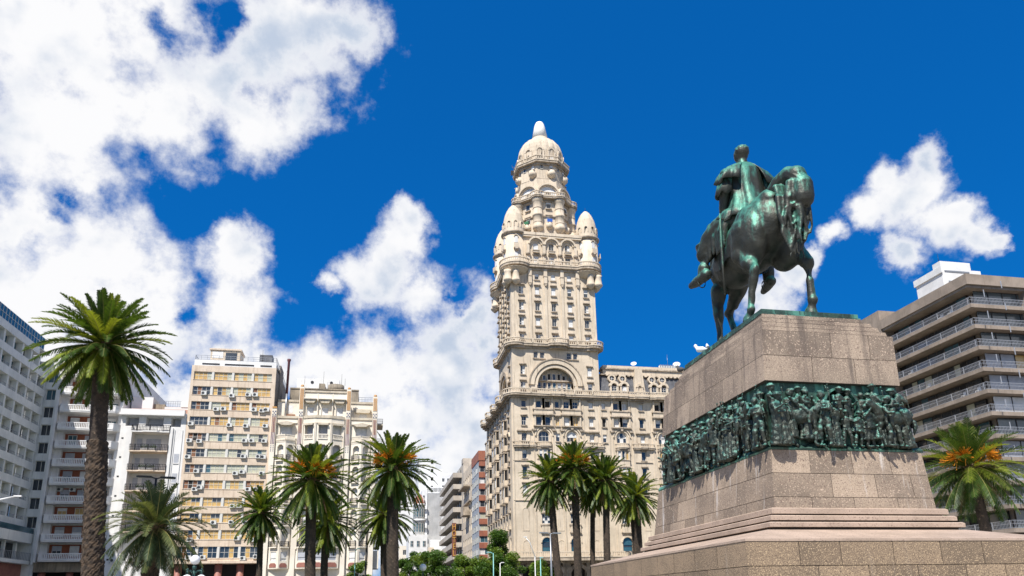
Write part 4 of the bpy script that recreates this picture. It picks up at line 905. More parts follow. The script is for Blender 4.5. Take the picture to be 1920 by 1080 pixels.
# --- corner turrets
for i, (cx, cy) in enumerate(((25.35, 123.9), (39.55, 123.9), (25.35, 133.2), (39.55, 133.2))):
    b = MB(); b.lathe(cx, cy, [(2.05, 60.95), (2.05, 61.9), (2.15, 62), (2.05, 62.2), (2.02, 67.5)], 24, m_pal)
    b.lathe(cx, cy, [(2.1, 67.5), (2.4, 67.75), (2.42, 68.0), (2.15, 68.15)], 24, m_palD)
    tr = b.build('turret', pal)
    d = MB(); prof = [(2.08, 68.16), (2.04, 69.6), (1.88, 70.8), (1.64, 71.9), (1.28, 72.85), (.82, 73.65), (.36, 74.15), (.0, 74.35)]
    n = 48; R = [[(cx+r*(1+.022*abs(math.cos(8*PI*2*k/n/1.0/2)))*math.cos(2*PI*k/n), cy+r*(1+.022*abs(math.cos(8*PI*k/n)))*math.sin(2*PI*k/n), z) for k in range(n)] for r, z in prof]
    for a_, b_ in zip(R, R[1:]):
        for k in range(n): d.face([a_[k], a_[(k+1) % n], b_[(k+1) % n], b_[k]], m_pal)
    d.tube([(cx, cy, 74.3, .05), (cx, cy, 75.1, .02)], m_iron, 5); d.build('cupola', tr)
    for k in range(10):
        th = math.radians(-90+36*k+18*(i % 2)); f = radial(cx, cy, 2.02, th)
        w = MB(f); w.ring(0, 69.75, .27, .42, -.1, .14, m_pal, n=8); w.box(-.42, -.27, -.1, .14, 68.9, 69.75, m_pal); w.box(.27, .42, -.1, .14, 68.9, 69.75, m_pal); w.box(-.27, .27, -.1, .03, 68.9, 69.95, m_dark); w.build('lucarne', tr)
        if k % 2 == 0:
            w = MB(f); w.box(-.34, .34, -.05, .03, 65.6, 66.8, m_wht); w.ring(0, 66.8, .32, .45, -.05, .14, m_pal, n=8); w.box(-.34, .34, -.05, .03, 62.4, 63.7, R1.choice((m_wht, m_glass)))
            w.box(-.5, .5, .0, .5, 64.3, 64.5, m_palD); w.box(-.46, .46, .35, .48, 64.5, 65.3, m_pal); w.lathe(0, .12, [(.08, 63.7), (.4, 64.1), (.48, 64.3)], 10, m_palD); w.build('bay_window', tr)
# --- crown : lower octagon with eight cylindrical bays
CX, CY = 32.1, 128.5
def octa(ap, rot=22.5): r = ap/math.cos(PI/8); return [(CX+r*math.cos(math.radians(rot+45*i)), CY+r*math.sin(math.radians(rot+45*i))) for i in range(8)]
b = MB(); b.prism(octa(5.15), 67.5, 75.9, m_pal); b.prism(octa(5.4), 72.1, 72.3, m_palD); b.build('crown_stage', pal)
for k in range(8):
    a = math.radians(22.5+45*k); r = 5.15/math.cos(PI/8); x, y = CX+r*math.cos(a), CY+r*math.sin(a); b = MB()
    b.lathe(x, y, [(.1, 68.2), (.25, 68.8), (.8, 69.3), (1.0, 69.5), (1.02, 70.0), (.92, 70.1), (.92, 72.0), (1.05, 72.1), (1.05, 72.4), (.9, 72.5), (.9, 75.0), (1.08, 75.2), (1.12, 75.9)], 18, m_pal)
    for z in (70.6, 73.6): b.lathe(x, y, [(.95, z), (.95, z+.12)], 18, m_palD)
    b.build('column_bay', pal)
    th = math.radians(45*k); f = radial(CX, CY, 5.15, th)
    PW.rad(wmesh(.95, 1.3, 1, 1, 'g', shut=R1.choice((0, .3))), CX, CY, 5.1+.07, th, 73.9); PW.rad(wmesh(.95, 1.2, 1, 1, R1.choice('gw'), shut=.3), CX, CY, 5.1+.07, th, 71.0)
    w = MB(f); hood(w, 0, 75.15, .95, .3); hood(w, 0, 72.25, .95, .35); sill(w, 0, 73.9, .95, .3); w.build('window_hoods', pal); w = MB(f); w.lathe(0, .2, [(.1, 69.4), (.55, 69.8), (.62, 70.0), (.62, 70.7)], 12, m_pal); w.build('bay_balcony', pal)
w = MB(radial(CX, CY, 5.15, math.radians(-90))); w.box(-.5, .5, .75, .85, 70.75, 71.35, m_blu); w.build('hanging_cloth', pal, label='blue cloth hanging over the balcony')
w = MB(radial(CX, CY, 5.15, math.radians(-135))); w.box(-.5, .5, .75, .85, 70.75, 71.35, m_grn); w.build('hanging_cloth', pal, label='green cloth hanging over the balcony')
P_ = []
for k in range(8):
    a = 22.5+45*k; r = 5.15/math.cos(PI/8); P_ += arc(CX+r*math.cos(math.radians(a)), CY+r*math.sin(math.radians(a)), 1.35, a-68, a+68, 6)
b = MB(); b.prism(P_, 75.75, 76.05, m_palD); o = b.build('ring_balcony', pal); q = MB(); balustrade(q, P_, 76.05, .9, m_pal, .16, .3, closed=True); q.build('balustrade', o)
# arched lucarne stage
b = MB(); b.prism(octa(4.6), 75.91, 80.6, m_pal); b.build('arch_stage', pal)
for k in range(8):
    th = math.radians(-90+45*k); w = MB(radial(CX, CY, 4.6, th)); zc = 77.05
    w.ring(0, zc, 1.95, 2.25, -.6, .85, m_pal, n=22); w.ring(0, zc, 1.75, 1.95, -.3, .6, m_pal, n=22)
    w.zprism([(1.75*math.cos(PI*i/18), zc+1.75*math.sin(PI*i/18)) for i in range(19)], -.3, .3, m_white)
    w.ring(0, zc+.1, .5, .62, .3, .36, m_pal, n=10); w.zprism([(.48*math.cos(PI*i/10), zc+.1+.48*math.sin(PI*i/10)) for i in range(11)], .3, .33, m_dark); w.build('arched_gable', pal)
# drum with round balconies, gallery
b = MB(); b.prism(octa(4.45), 79.6, 84.4, m_pal); b.prism(octa(4.6), 80.6, 80.8, m_palD); b.build('drum', pal)
for k in range(8):
    th = math.radians(-90+45*k)
    for s in (-.95, .95):
        o = (-math.sin(th)*s, math.cos(th)*s)
        PW.add(wmesh(.62, .95, 1, 1, 'g', shut=R1.choice((0, .6, .97))), (CX+4.52*math.cos(th)+o[0], CY+4.52*math.sin(th)+o[1], 82.9), th+PI/2)
        PW.add(wmesh(.6, .5, 1, 1, 'd'), (CX+4.52*math.cos(th)+o[0], CY+4.52*math.sin(th)+o[1], 80.0), th+PI/2)
    w = MB(radial(CX, CY, 4.45, th)); w.lathe(.95, .15, [(.15, 80.9), (.75, 81.4), (.85, 81.6), (.85, 82.3)], 14, m_pal); w.box(.2, 1.7, 0, .9, 82.31, 82.4, m_palD)
    w.build('round_balcony', pal); w = MB(radial(CX, CY, 4.45, th))
    for s in (-.95, .95): hood(w, s, 83.9, .6, .2)
    w.build('window_hoods', pal)
G = octa(5.25); b = MB(); b.prism(octa(4.75), 83.7, 84.1, m_palD); b.prism(G, 84.1, 84.5, m_palD); o = b.build('gallery', pal); q = MB(); balustrade(q, G, 84.5, .95, m_pal, .2, .32, closed=True); q.build('balustrade', o)
b = MB()
for i in range(3): b.tube([(26.4+.25*i, 126.5, 82.6+.3*i, .03), (25.7+.2*i, 126.3, 84.6-.3*i, .03)], m_iron, 4)
b.box(25.5, 26.1, 126.3, 126.5, 82.4, 83.4, m_iron); b.tube([(26.8, 126.4, 82.4, .04), (25.6, 126.3, 82.5, .04)], m_iron, 4); b.build('antenna_rack', pal)
# dome with ribs, lucarnes, spire
d = MB(); prof = [(4.35, 84.5), (4.42, 86.0), (4.45, 87.4), (4.4, 88.3), (4.2, 89.2), (3.85, 90.0), (3.3, 90.75), (2.6, 91.3), (1.75, 91.65)]
n = 120; R = []
for r, z in prof:
    R.append([(CX+r*(1+(.035*abs(math.cos(10*PI*2*k/n/1)) if z > 87 else .0))*math.cos(2*PI*k/n), CY+r*(1+(.035*abs(math.cos(20*PI*k/n)) if z > 87 else 0))*math.sin(2*PI*k/n), z) for k in range(n)])
for a_, b_ in zip(R, R[1:]):
    for k in range(n): d.face([a_[k], a_[(k+1) % n], b_[(k+1) % n], b_[k]], m_pal)
dome = d.build('dome', pal)
for k in range(12):
    th = math.radians(-90+15+30*k); w = MB(radial(CX, CY, 4.35, th))
    w.ring(0, 87.1, .5, .85, -.4, .35, m_pal, n=12); w.box(-.85, -.5, -.4, .3, 85.5, 87.1, m_pal); w.box(.5, .85, -.4, .3, 85.5, 87.1, m_pal); w.box(-.5, .5, -.4, .08, 85.3, 87.55, m_dark if k % 3 else m_wht); w.build('lucarne', dome)
b = MB(); b.lathe(CX, CY, [(1.8, 91.6), (1.75, 91.9), (1.72, 92.35)], 20, m_pal); b.lathe(CX, CY, [(1.66, 92.35), (1.12, 95.3), (.92, 96.0), (.7, 96.4), (.3, 96.6), (0, 96.65)], 20, mat('white_lantern', (.85, .83, .76), rough=.6)); b.build('spire', pal)
PW.flush()
# ================================================================ the row of buildings left of the avenue
R2 = random.Random(77)
def railing(mb, path, z, h, ma, step=.16, r=.02, mid=False, closed=False):
    mb.strip(path, -.03, .03, z+h-.05, z+h, ma, closed); mb.strip(path, -.02, .02, z+.06, z+.1, ma, closed)
    if mid: mb.strip(path, -.02, .02, z+h*.55, z+h*.55+.04, ma, closed)
    pts = path+([path[0]] if closed else [])
    for a, b in zip(pts, pts[1:]):
        L_ = math.hypot(b[0]-a[0], b[1]-a[1]); n = max(1, int(L_/step))
        for i in range(n+1):
            f = i/n; x, y = a[0]+(b[0]-a[0])*f, a[1]+(b[1]-a[1])*f; mb.box(x-r, x+r, y-r, y+r, z, z+h-.05, ma)
AC = MB(); AC.box(-.42, .42, -.34, 0, 0, .6, mat('ac_white', (.70, .70, .67), (.55, .54, .5), scale=3, rough=.5))
AC.zprism([(.12+.22*math.cos(a)-.22, .3+.22*math.sin(a)) for a in [2*PI*i/14 for i in range(14)]], -.345, -.352, m_iron)
for k in range(4): AC.box(-.35, .15, -.36, -.353, .14+.1*k, .15+.1*k, m_metal)
AC.box(-.4, -.34, -.3, .0, -.08, 0, m_metal); AC.box(.34, .4, -.3, 0, -.08, 0, m_metal)
AC = AC.build('air_conditioner'); ac_mesh = AC.data; bpy.data.objects.remove(AC)
# ---- office block
m_off = mat('office_panels', (.70, .57, .44), (.60, .48, .36), scale=.5, rough=.8, streak=((.36, .26, .18), .7, .5, .72), bump=.1, bscale=8, fine=.1)
m_offd = mat('party_wall', (.30, .27, .23), (.20, .18, .16), scale=.5, rough=.9, streak=((.10, .09, .08), .6, .5, .75))
off = thing('office_block', 'beige office slab with twelve rows of strip windows dotted with air conditioners', 'office building', (-21.8, 130, 0))
OX0, OX1, OY = -28.62, -15.5, 122.0
OW = Parts(off); OA = []; holes = []
tops = [38.42, 35.95, 33.42, 30.92, 28.25, 25.72, 23.22, 20.7, 18.02, 15.55, 13.0, 10.5]; bots = [37.1, 34.55, 32.1, 29.55, 26.95, 24.4, 21.9, 19.35, 16.65, 14.15, 11.6, 8.75]
bays = [(-28.15, -25.5), (-25.1, -22.4), (-22.0, -19.3), (-18.95, -16.2)]
for r, (t_, b_) in enumerate(zip(tops, bots)):
    holes.append((-28.2, -16.15, b_, t_))
    for i, (a, c) in enumerate(bays):
        w = c-a
        if r in (0,): pn = R2.choice(('ycyc', 'yyyc'))
        elif r in (8, 9, 10): pn = R2.choice(('yyyyyyyy', 'yyoyyygy', 'yyyyyygg'))
        elif r == 11: pn = R2.choice(('gygg', 'gogg', 'ggyg'))
        elif r in (4, 5, 6): pn = R2.choice(('cccc', 'tccc', 'ccgc', 'cctc'))
        else: pn = R2.choice(('yoyy', 'ccyy', 'ygyc', 'cyyc', 'oyyy'))
        if i == 0 and 1 <= r <= 7: pn = R2.choice(('gogg', 'gggg', 'odog'))
        OW.front(wmesh(w, t_-b_, 4, 2, pn*2 if len(pn) == 4 else pn, frame=m_frm, ft=.05, mull=.045), OY, (a+c)/2, b_, .22)
b = MB(front(OY)); b.wall(OX0, OX1, 8.3, 39.45, holes, .3, m_off)
for t_, b_ in zip(tops, bots):
    for a, c in zip(bays, bays[1:]): b.box((a[1]+c[0])/2-.17, (a[1]+c[0])/2+.17, -.3, -.02, b_, t_, m_frm)
    b.box(-28.3, -16.05, -.02, .06, b_-.09, b_-.01, m_off)
b.fn = None; b.face([(OX0, OY, 0), (OX0, 146, 0), (OX0, 146, 39.45), (OX0, OY, 39.45)], m_offd); b.face([(OX0, OY, 39.45), (OX1, OY, 39.45), (OX1, 146, 39.45), (OX0, 146, 39.45)], m_offd)
b.build('facade_wall', off)
b = MB(east(OX1)); b.wall(OY, 146, 8.3, 39.45, [], .1, m_offd); b.box(126, 130, -.0, .25, 34, 41.2, m_offd); b.build('side_wall', off)
for r in range(1, 12):
    k = 3 if r in (9, 10) else R2.choice((4, 4, 5)) if r < 9 else 4
    for u in sorted(R2.sample([-27.9, -26.4, -25.7, -24.3, -23.2, -22.1, -20.6, -19.6, -18.5, -17.3, -16.6], k)):
        inst(ac_mesh, 'air_conditioner', off, (u, OY-.02, bots[r]-.25+R2.uniform(-.15, .15)), 0)
b = MB(); b.box(OX0+.1, OX1-.15, OY+.9, OY+1.2, 39.46, 40.7, m_white); b.box(OX0+.1, OX1-.15, OY+1.2, 140, 40.2, 40.7, m_white); b.build('roof_parapet', off)
b = MB(front(OY)); 
for a, c in ((-27.3, -24.6), (-23.8, -19.2), (-18.2, -16.4)): b.box(a, c, -.88, -.86, 39.9, 40.15, m_iron)
b.build('vent_slot', off)
b = MB(); b.box(-26.5, -21.8, OY+2.5, OY+6, 40.71, 43.0, m_pal); b.box(-26.7, -21.6, OY+2.3, OY+6.2, 43.0, 43.25, m_off); b.box(-24.1, -22.3, OY+2.46, OY+2.49, 41.3, 42.6, m_glass); b.box(-26.2, -24.5, OY+2.46, OY+2.49, 41.6, 42.7, m_wht); b.build('penthouse', off)
b = MB(); b.box(-18.9, -16.8, OY+4, OY+6, 41.2, 43.0, m_slate)
for x in (-18.8, -16.9): b.box(x, x+.1, OY+4, OY+4.1, 40.7, 41.2, m_iron)
b.tube([(-18.4, OY+3.9, 41.2, .03), (-18.4, OY+3.9, 43.8, .02)], m_iron, 5); b.build('water_tank', off)
b = MB(); railing(b, [(OX0+.2, 140), (OX0+.2, OY+.95), (OX1-.2, OY+.95), (OX1-.2, 140)], 40.7, .8, m_metal, .9, .02, True); b.build('roof_railing', off)
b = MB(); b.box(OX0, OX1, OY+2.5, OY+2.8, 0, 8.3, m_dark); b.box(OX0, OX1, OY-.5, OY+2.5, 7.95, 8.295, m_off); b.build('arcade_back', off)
m_red = mat('red_column', (.33, .14, .10), (.26, .10, .08), scale=1, rough=.6)
for x in (-27.9, -22.1, -18.9, -16.0): b = MB(); b.lathe(x, OY+.8, [(.55, 0), (.55, 7.94)], 18, m_red); b.build('column', off)
# ---- art deco block
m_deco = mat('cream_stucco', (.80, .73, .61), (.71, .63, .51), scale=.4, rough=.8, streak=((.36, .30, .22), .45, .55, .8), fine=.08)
m_decD = mat('dark_cream_trim', (.60, .52, .40), (.48, .41, .31), scale=.8, rough=.85, streak=((.22, .18, .13), .6, .5, .75))  # darker, more stained cream for trim, canopies and flank wall
m_tile = mat('purple_tile', (.12, .07, .16), (.20, .09, .10), scale=6, rough=.3)
m_tileo = mat('ochre_tile', (.50, .26, .08), rough=.4); m_tileb = mat('blue_tile', (.03, .05, .14), rough=.3)
m_conc = mat('raw_render', (.36, .30, .22), (.22, .185, .14), scale=.5, rough=.95, bump=.3, bscale=5, streak=((.10, .085, .065), .7, .45, .7))
dec = thing('art_deco_block', 'cream art deco apartment block with purple striped piers and a faceted bay', 'apartment building', (-7, 130, 0))
DW = Parts(dec); DY = 122.0
b = MB(front(DY)); holes = []
# right side bay u -3..0.4, left side bay u -15.1..-11.4, centre -10.8..-4
FL = [24.4, 21.0, 17.55, 14.1, 10.8]      # floor levels of the lower storeys
b.wall(-15.48, 1.15, 0, 31.3, [(-14.3, -12.4, 28.1, 29.7), (-2.3, -.5, 28.1, 29.7)], .35, m_deco)
for u in (-13.35, -1.4): DW.front(wmesh(1.9, 1.6, 1, 1, 'w', shut=.9), DY, u, 28.1, .33)
b.wall(-10.8, -4.0, 31.3, 35.5, [(u-.55, u+.55, 31.5, 33.1) for u in (-9.75, -7.4, -5.05)], .3, m_deco, d=.01)
for u in (-9.75, -7.4, -5.05): DW.front(wmesh(1.1, 1.6, 1, 1, 'w', shut=.9), DY, u, 31.5, .25)
# set back walls above the side bays
for a, c, top in ((-15.1, -11.2, 34.2), (-3.4, .9, 34.2)):
    b.wall(a, c, 31.3, top, [], .1, m_deco, d=-1.6)
    b.box(a, c, -1.9, -1.45, top, top+.35, m_decD)
b.box(-13.4, -12.6, -1.6, -1.58, 32.3, 33.6, m_wht); b.box(-13.7, -12.2, -1.5, -1.2, 31.32, 32.0, m_wood)
b.zprism([(-2.7, 33.1), (.1, 33.1), (-.2, 32.5), (-2.4, 32.5)], -1.6, -.8, m_decD); b.box(-1.8, -.6, -1.6, -1.57, 31.5, 32.4, m_wht)
b.fn = None
b.face([(1.15, DY, 0), (1.15, 150, 0), (1.15, 150, 34.2), (1.15, DY, 34.2)], m_decD); b.face([(-15.48, DY+1.6, 31.3), (1.15, DY+1.6, 31.3), (1.15, DY, 31.3), (-15.48, DY, 31.3)], m_deco)
b.face([(-10.8, DY, 35.5), (-4.0, DY, 35.5), (-4.0, DY+3, 35.5), (-10.8, DY+3, 35.5)], m_decD)
for x in (-10.8, -4.0): b.face([(x, DY, 31.3), (x, DY+3, 31.3), (x, DY+3, 35.5), (x, DY, 35.5)], m_deco)
b.build('facade_wall', dec)
def pier(u, w, z1, fin=True):
    p = MB(front(DY)); p.box(u-w/2, u+w/2, -.05, .55, 0, z1, m_deco)
    for k in (-.3, 0, .3): p.box(u+k*w-.05, u+k*w+.05, .55, .59, 26.6, z1-1.2 if z1 < 33 else 31.0, m_tile)
    for k in (-.32, -.1, .12, .34): p.box(u+k*w-.02, u+k*w+.02, .55, .60, 28.5, 31.0, m_tileo)
    zz = 31.7
    p.box(u-w*.42, u+w*.42, .55, .60, zz-.45, zz+.5, m_deco)
    for k in range(-1, 2):
        for j in range(-1, 2):
            if (k+j) % 2 == 0: p.zprism([(u+k*.2*w/.8-.11, zz+j*.26), (u+k*.2*w/.8, zz+j*.26+.13), (u+k*.2*w/.8+.11, zz+j*.26), (u+k*.2*w/.8, zz+j*.26-.13)], .60, .625, m_tileb)
    for j in range(4):
        for k in (-1, 1): p.zprism([(u+k*.18-.07, 26.3-.28*j), (u+k*.18, 26.4-.28*j), (u+k*.18+.07, 26.3-.28*j), (u+k*.18, 26.2-.28*j)], .55, .58, m_tileb)
    if z1 > 33:
        for k in (-.28, 0, .28): p.box(u+k*w-.06, u+k*w+.06, .55, .62, 32.5, z1-.3, m_tileo)
        p.ball((u, .3, z1+.15), .28, m_tileo, 8, 6)
    else: p.box(u-w*.45, u+w*.45, .1, .6, z1, z1+.3, m_tileo)
    p.build('pier', dec)
pier(-15.3, .75, 32.5); pier(-11.15, .72, 36.3); pier(-3.6, .72, 36.1); pier(.72, .75, 35.0)
# crown of the centre bay : three hooded panels
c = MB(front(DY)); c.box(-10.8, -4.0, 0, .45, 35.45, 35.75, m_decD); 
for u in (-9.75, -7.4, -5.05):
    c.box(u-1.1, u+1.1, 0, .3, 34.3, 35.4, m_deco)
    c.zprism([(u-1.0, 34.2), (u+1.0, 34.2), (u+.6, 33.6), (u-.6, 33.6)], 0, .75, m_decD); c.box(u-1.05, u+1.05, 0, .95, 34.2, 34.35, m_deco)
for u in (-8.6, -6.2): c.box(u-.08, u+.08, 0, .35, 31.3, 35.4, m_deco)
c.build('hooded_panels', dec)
# faceted centre bay
def bayplan(o=0.0): return [(-10.75, DY+.02), (-10.7, DY-.5-o), (-8.7, DY-1.35-o), (-6.2, DY-1.35-o), (-4.15, DY-.5-o), (-4.1, DY+.02)]
def facet(a, b2, fn):
    pass
c = MB(); c.prism(bayplan(.12), 30.9, 31.35, m_decD); c.prism(bayplan(), 30.0, 30.9, m_deco); c.prism(bayplan(.12), 29.98, 30.12, m_decD)
cores = [(FL[0]-.5, FL[0]+.0)]
def face_fn(p, q):
    v = Vector((q[0]-p[0], q[1]-p[1])); L_ = v.length; v /= L_; n_ = Vector((v.y, -v.x))
    return (lambda u, d, z: (p[0]+v.x*u+n_.x*d, p[1]+v.y*u+n_.y*d, z)), L_, math.atan2(v.y, v.x)
bp = bayplan()
for i in (1, 2, 3):
    f, L_, ang_ = face_fn(bp[i], bp[i+1]); m = MB(f)
    hol = [(L_/2-.72, L_/2+.72, 27.6, 29.9)]
    for zf in FL: hol.append((L_/2-.68, L_/2+.68, zf-.4, zf+2.15))
    m.wall(0, L_, 9.7, 30.0, hol, .9, m_deco)
    m.box(L_/2-.8, L_/2+.8, .0, .4, 29.7, 29.95, m_decD)
    m.box(0, .14, 0, .18, 10, 30, m_deco); m.box(L_-.14, L_, 0, .18, 10, 30, m_deco)
    m.wall(0, L_, 7.1, 9.7, [(L_/2-.75, L_/2+.75, 8.2, 9.6)], .2, m_deco); m.zprism([(L_/2-.8, 7.25), (L_/2+.8, 7.25), (L_/2+.8, 7.7), (L_/2+.5, 7.95), (L_/2-.5, 7.95), (L_/2-.8, 7.7)], 0, .05, m_red)
    for zf in FL: 
        m.zprism([(L_/2-.7, zf+2.15), (L_/2-.7, zf+1.75), (L_/2-.35, zf+2.15)], -.3, .02, m_deco); m.zprism([(L_/2+.7, zf+2.15), (L_/2+.7, zf+1.75), (L_/2+.35, zf+2.15)], -.3, .02, m_deco)
    m.build('bay_facet', dec)
    q = MB(f); balustrade(q, [(L_/2-.75, .05), (L_/2+.75, .05)], 27.4, .85, m_deco, .12, .2, .09); q.build('balustrade', dec)
    for k, zf in enumerate(FL):
        q = MB(f); q.box(L_/2-.8, L_/2+.8, 0, .4, zf-.62, zf-.45, m_deco); o = q.build('balcony', dec); q = MB(f); railing(q, [(L_/2-.78, 0), (L_/2-.78, .36), (L_/2+.78, .36), (L_/2+.78, 0)], zf-.44, .85, m_iron, .13, .02, True); q.build('railing', o)
    for zf, hh in [(27.6, 2.3)]+[(z-.4, 2.55) for z in FL]:
        x, y, _ = f(L_/2, -.8, 0); DW.add(wmesh(1.5, hh, 1 if zf > 27 else 2, 1, R2.choice(('w', 'g', 's', 'g')), shut=R2.choice((.5, .7, .9)), sm=R2.choice((m_wht, m_gry))), (x, y, zf), ang_)
    x, y, _ = f(L_/2, -.15, 0); DW.add(wmesh(1.5, 1.4, 1, 1, 's', shut=.6, sm=m_gry), (x, y, 8.2), ang_)
c.prism(bayplan(-.95), 7.1, 30, m_deco); c.prism(bayplan(), 7.0, 7.09, m_decD); c.build('bay_core', dec)
# V shaped side bays
for u0, u1 in ((-14.95, -11.6), (-3.1, .3)):
    um = (u0+u1)/2+.1; c = MB(front(DY))
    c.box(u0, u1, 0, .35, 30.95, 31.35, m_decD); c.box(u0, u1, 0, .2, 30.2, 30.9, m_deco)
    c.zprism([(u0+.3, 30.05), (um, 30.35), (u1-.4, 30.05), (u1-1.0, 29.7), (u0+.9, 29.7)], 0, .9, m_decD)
    c.build('canopy', dec)
    pts = [(u0+.1, 0.0), (u0+.15, .25), (um, 1.1), (u1-.15, .25), (u1-.1, 0.0)]
    for s in (0, 1):
        p, q_ = [(pts[1][0], DY-pts[1][1]), (pts[2][0], DY-pts[2][1]), (pts[3][0], DY-pts[3][1])][s:s+2]
        f, L_, ang_ = face_fn(p, q_); m = MB(f)
        hol = [(L_/2-.55, L_/2+.55, zf-.4, zf+2.1) for zf in FL]
        m.wall(0, L_, 10.0, 27.1, hol, .7, m_deco); m.wall(0, L_, 7.1, 10.0, [(L_/2-.5, L_/2+.5, 8.2, 9.6)], .2, m_deco)
        m.zprism([(L_/2-.6, 7.25), (L_/2+.6, 7.25), (L_/2+.6, 7.65), (L_/2+.35, 7.9), (L_/2-.35, 7.9), (L_/2-.6, 7.65)], 0, .05, m_red)
        m.zprism([(0, 27.1), (L_, 27.1), (L_, 27.3), (0, 27.3)], -.1, .1, m_decD); m.box(0 if s == 0 else 0, L_, -.1, .05, 26.9, 27.1, m_deco)
        for zf in FL: 
            m.zprism([(L_/2-.57, zf+2.1), (L_/2-.57, zf+1.7), (L_/2-.25, zf+2.1)], -.3, .02, m_deco); m.zprism([(L_/2+.57, zf+2.1), (L_/2+.57, zf+1.7), (L_/2+.25, zf+2.1)], -.3, .02, m_deco)
        m.build('bay_facet', dec)
        q = MB(f); balustrade(q, [(.1, -.0), (L_-.1, -.0)], 27.3, .85, m_deco, .12, .2, .09); q.build('balustrade', dec)
        for zf in FL:
            q = MB(f); q.box(L_/2-.65, L_/2+.65, 0, .35, zf-.62, zf-.45, m_deco); o = q.build('balcony', dec); q = MB(f); railing(q, [(L_/2-.63, 0), (L_/2-.63, .32), (L_/2+.63, .32), (L_/2+.63, 0)], zf-.44, .85, m_iron, .13, .02, True); q.build('railing', o)
            x, y, _ = f(L_/2, -.6, 0); DW.add(wmesh(1.15, 2.5, 2, 1, R2.choice('wggs'), shut=R2.choice((.3, .6, .9))), (x, y, zf-.4), ang_)
        x, y, _ = f(L_/2, -.15, 0); DW.add(wmesh(1.1, 1.4, 1, 1, 'w', shut=.7), (x, y, 8.2), ang_)
    c = MB(); c.prism([(pts[0][0], DY), (um, DY-.25), (pts[4][0], DY)], 7.1, 27.0, m_deco); c.prism([(p[0], DY-p[1]) for p in pts], 7.0, 7.09, m_decD); c.prism([(p[0], DY-p[1]) for p in pts], 26.95, 27.0, m_decD)
    c.build('bay_core', dec)
# right flank balconies, roof structures
for zf in FL+[27.6, 31.0]:
    c = MB(); c.box(1.16, 2.1, DY+.6, DY+4.2, zf-.62, zf-.4, m_decD); o = c.build('balcony', dec); c = MB(); railing(c, [(1.2, DY+.65), (2.05, DY+.65), (2.05, DY+4.1), (1.2, DY+4.1)], zf-.4, .9, m_iron, .16, .02, True); c.build('railing', o)
c = MB(); c.box(1.16, 2.0, DY+.5, DY+4.4, 7.0, 9.8, m_deco); c.build('flank_bay', dec)
c = MB(); c.box(-13.6, -2.15, DY+4.5, 148, 31.3, 37.3, m_conc); c.box(-13.6, -2.1, DY+4.4, DY+4.9, 37.3, 37.5, m_conc)
for x, w in ((-7.2, .5), (-6.3, .7)): c.box(x, x+w, DY+3.6, DY+4.4, 35.5, 36.4, m_conc)
c.build('rear_block', dec)
c = MB(); c.box(-12.9, -5.6, DY+8, DY+12, 37.3, 40.3, m_white); c.box(-9.0, -8.0, DY+6.5, DY+7.9, 37.5, 39.0, m_conc); c.lathe(-6.1, DY+7, [(1.4, 37.5), (1.4, 38.8), (0, 38.95)], 18, m_conc)
for x in (-10.3, -7.0): c.fn = front(DY+7.98); c.zprism([(x+.28*math.cos(a), 39.6+.28*math.sin(a)) for a in [2*PI*i/12 for i in range(12)]], 0, .03, m_iron)
c.fn = None
for x, h_ in ((-8.3, 2.2), (-5.2, 1.8), (-11.5, 1.2), (-4.6, 1.0)): c.tube([(x, DY+7, 38.9, .03), (x, DY+7, 39.2+h_, .02)], m_iron, 5)
c.build('roof_house', dec)
c = MB(); railing(c, [(-2.0, DY+2), (1.0, DY+2)], 34.6, .9, m_metal, .5, .02, True); c.box(-2, 1.1, DY+1.8, DY+2.2, 34.2, 34.6, m_deco); c.build('roof_railing', dec)
c = MB(); c.tube([(-13.75, DY+1.2, 31.3, .16), (-13.75, DY+1.2, 35.5, .16)], m_metal, 12); c.tube([(-13.75, DY+1.2, 35.5, .2), (-13.72, DY+1.2, 41.0, .2), (-13.72, DY+1.2, 41.3, .32), (-13.72, DY+1.2, 41.5, .3)], mat('rusty_flue', (.12, .04, .045), rough=.6), 12)
c.tube([(-13.7, DY+1.2, 40, .015), (-15.3, DY+2, 36.5, .015)], m_iron, 4); c.build('flue_pipe', dec)
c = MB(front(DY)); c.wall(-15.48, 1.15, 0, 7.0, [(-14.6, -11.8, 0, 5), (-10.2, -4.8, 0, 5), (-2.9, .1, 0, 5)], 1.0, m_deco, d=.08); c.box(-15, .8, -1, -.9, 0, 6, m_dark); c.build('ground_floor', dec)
DW.flush()
# ---- white block
m_wb = mat('white_stucco', (.74, .72, .69), (.66, .64, .61), scale=.4, rough=.8, streak=((.42, .39, .36), .4, .55, .8))
wbk = thing('white_block', 'white apartment block with a recessed stack of iron railed balconies', 'apartment building', (-33.2, 130, 0))
b = MB(front(OY)); WX0, WX1 = -38.15, -28.64
b.wall(WX0, WX1, 0, 31.3, [(-36.35, -30.85, 9.5, 28.3), (-37.5, -35.6, 29.1, 30.6), (-34.6, -32.0, 29.1, 30.6), (-30.9, -29.4, 29.1, 30.6)], 1.5, m_wb)
b.wall(-36.35, -30.85, 9.5, 31.0, [], .1, m_wb, d=-1.5)
b.fn = None
for z in (31.3,): b.face([(WX0, OY, z), (WX1, OY, z), (WX1, 146, z), (WX0, 146, z)], m_wb)
b.face([(WX0, OY, 0), (WX0, 146, 0), (WX0, 146, 31.3), (WX0, OY, 31.3)], m_wb)
b.fn = front(OY)
for u in (-36.9, -36.65, -36.45, -30.7, -30.5, -30.2, -29.05): b.box(u-.06, u+.06, 0, .12, 8, 28.6, m_wb)
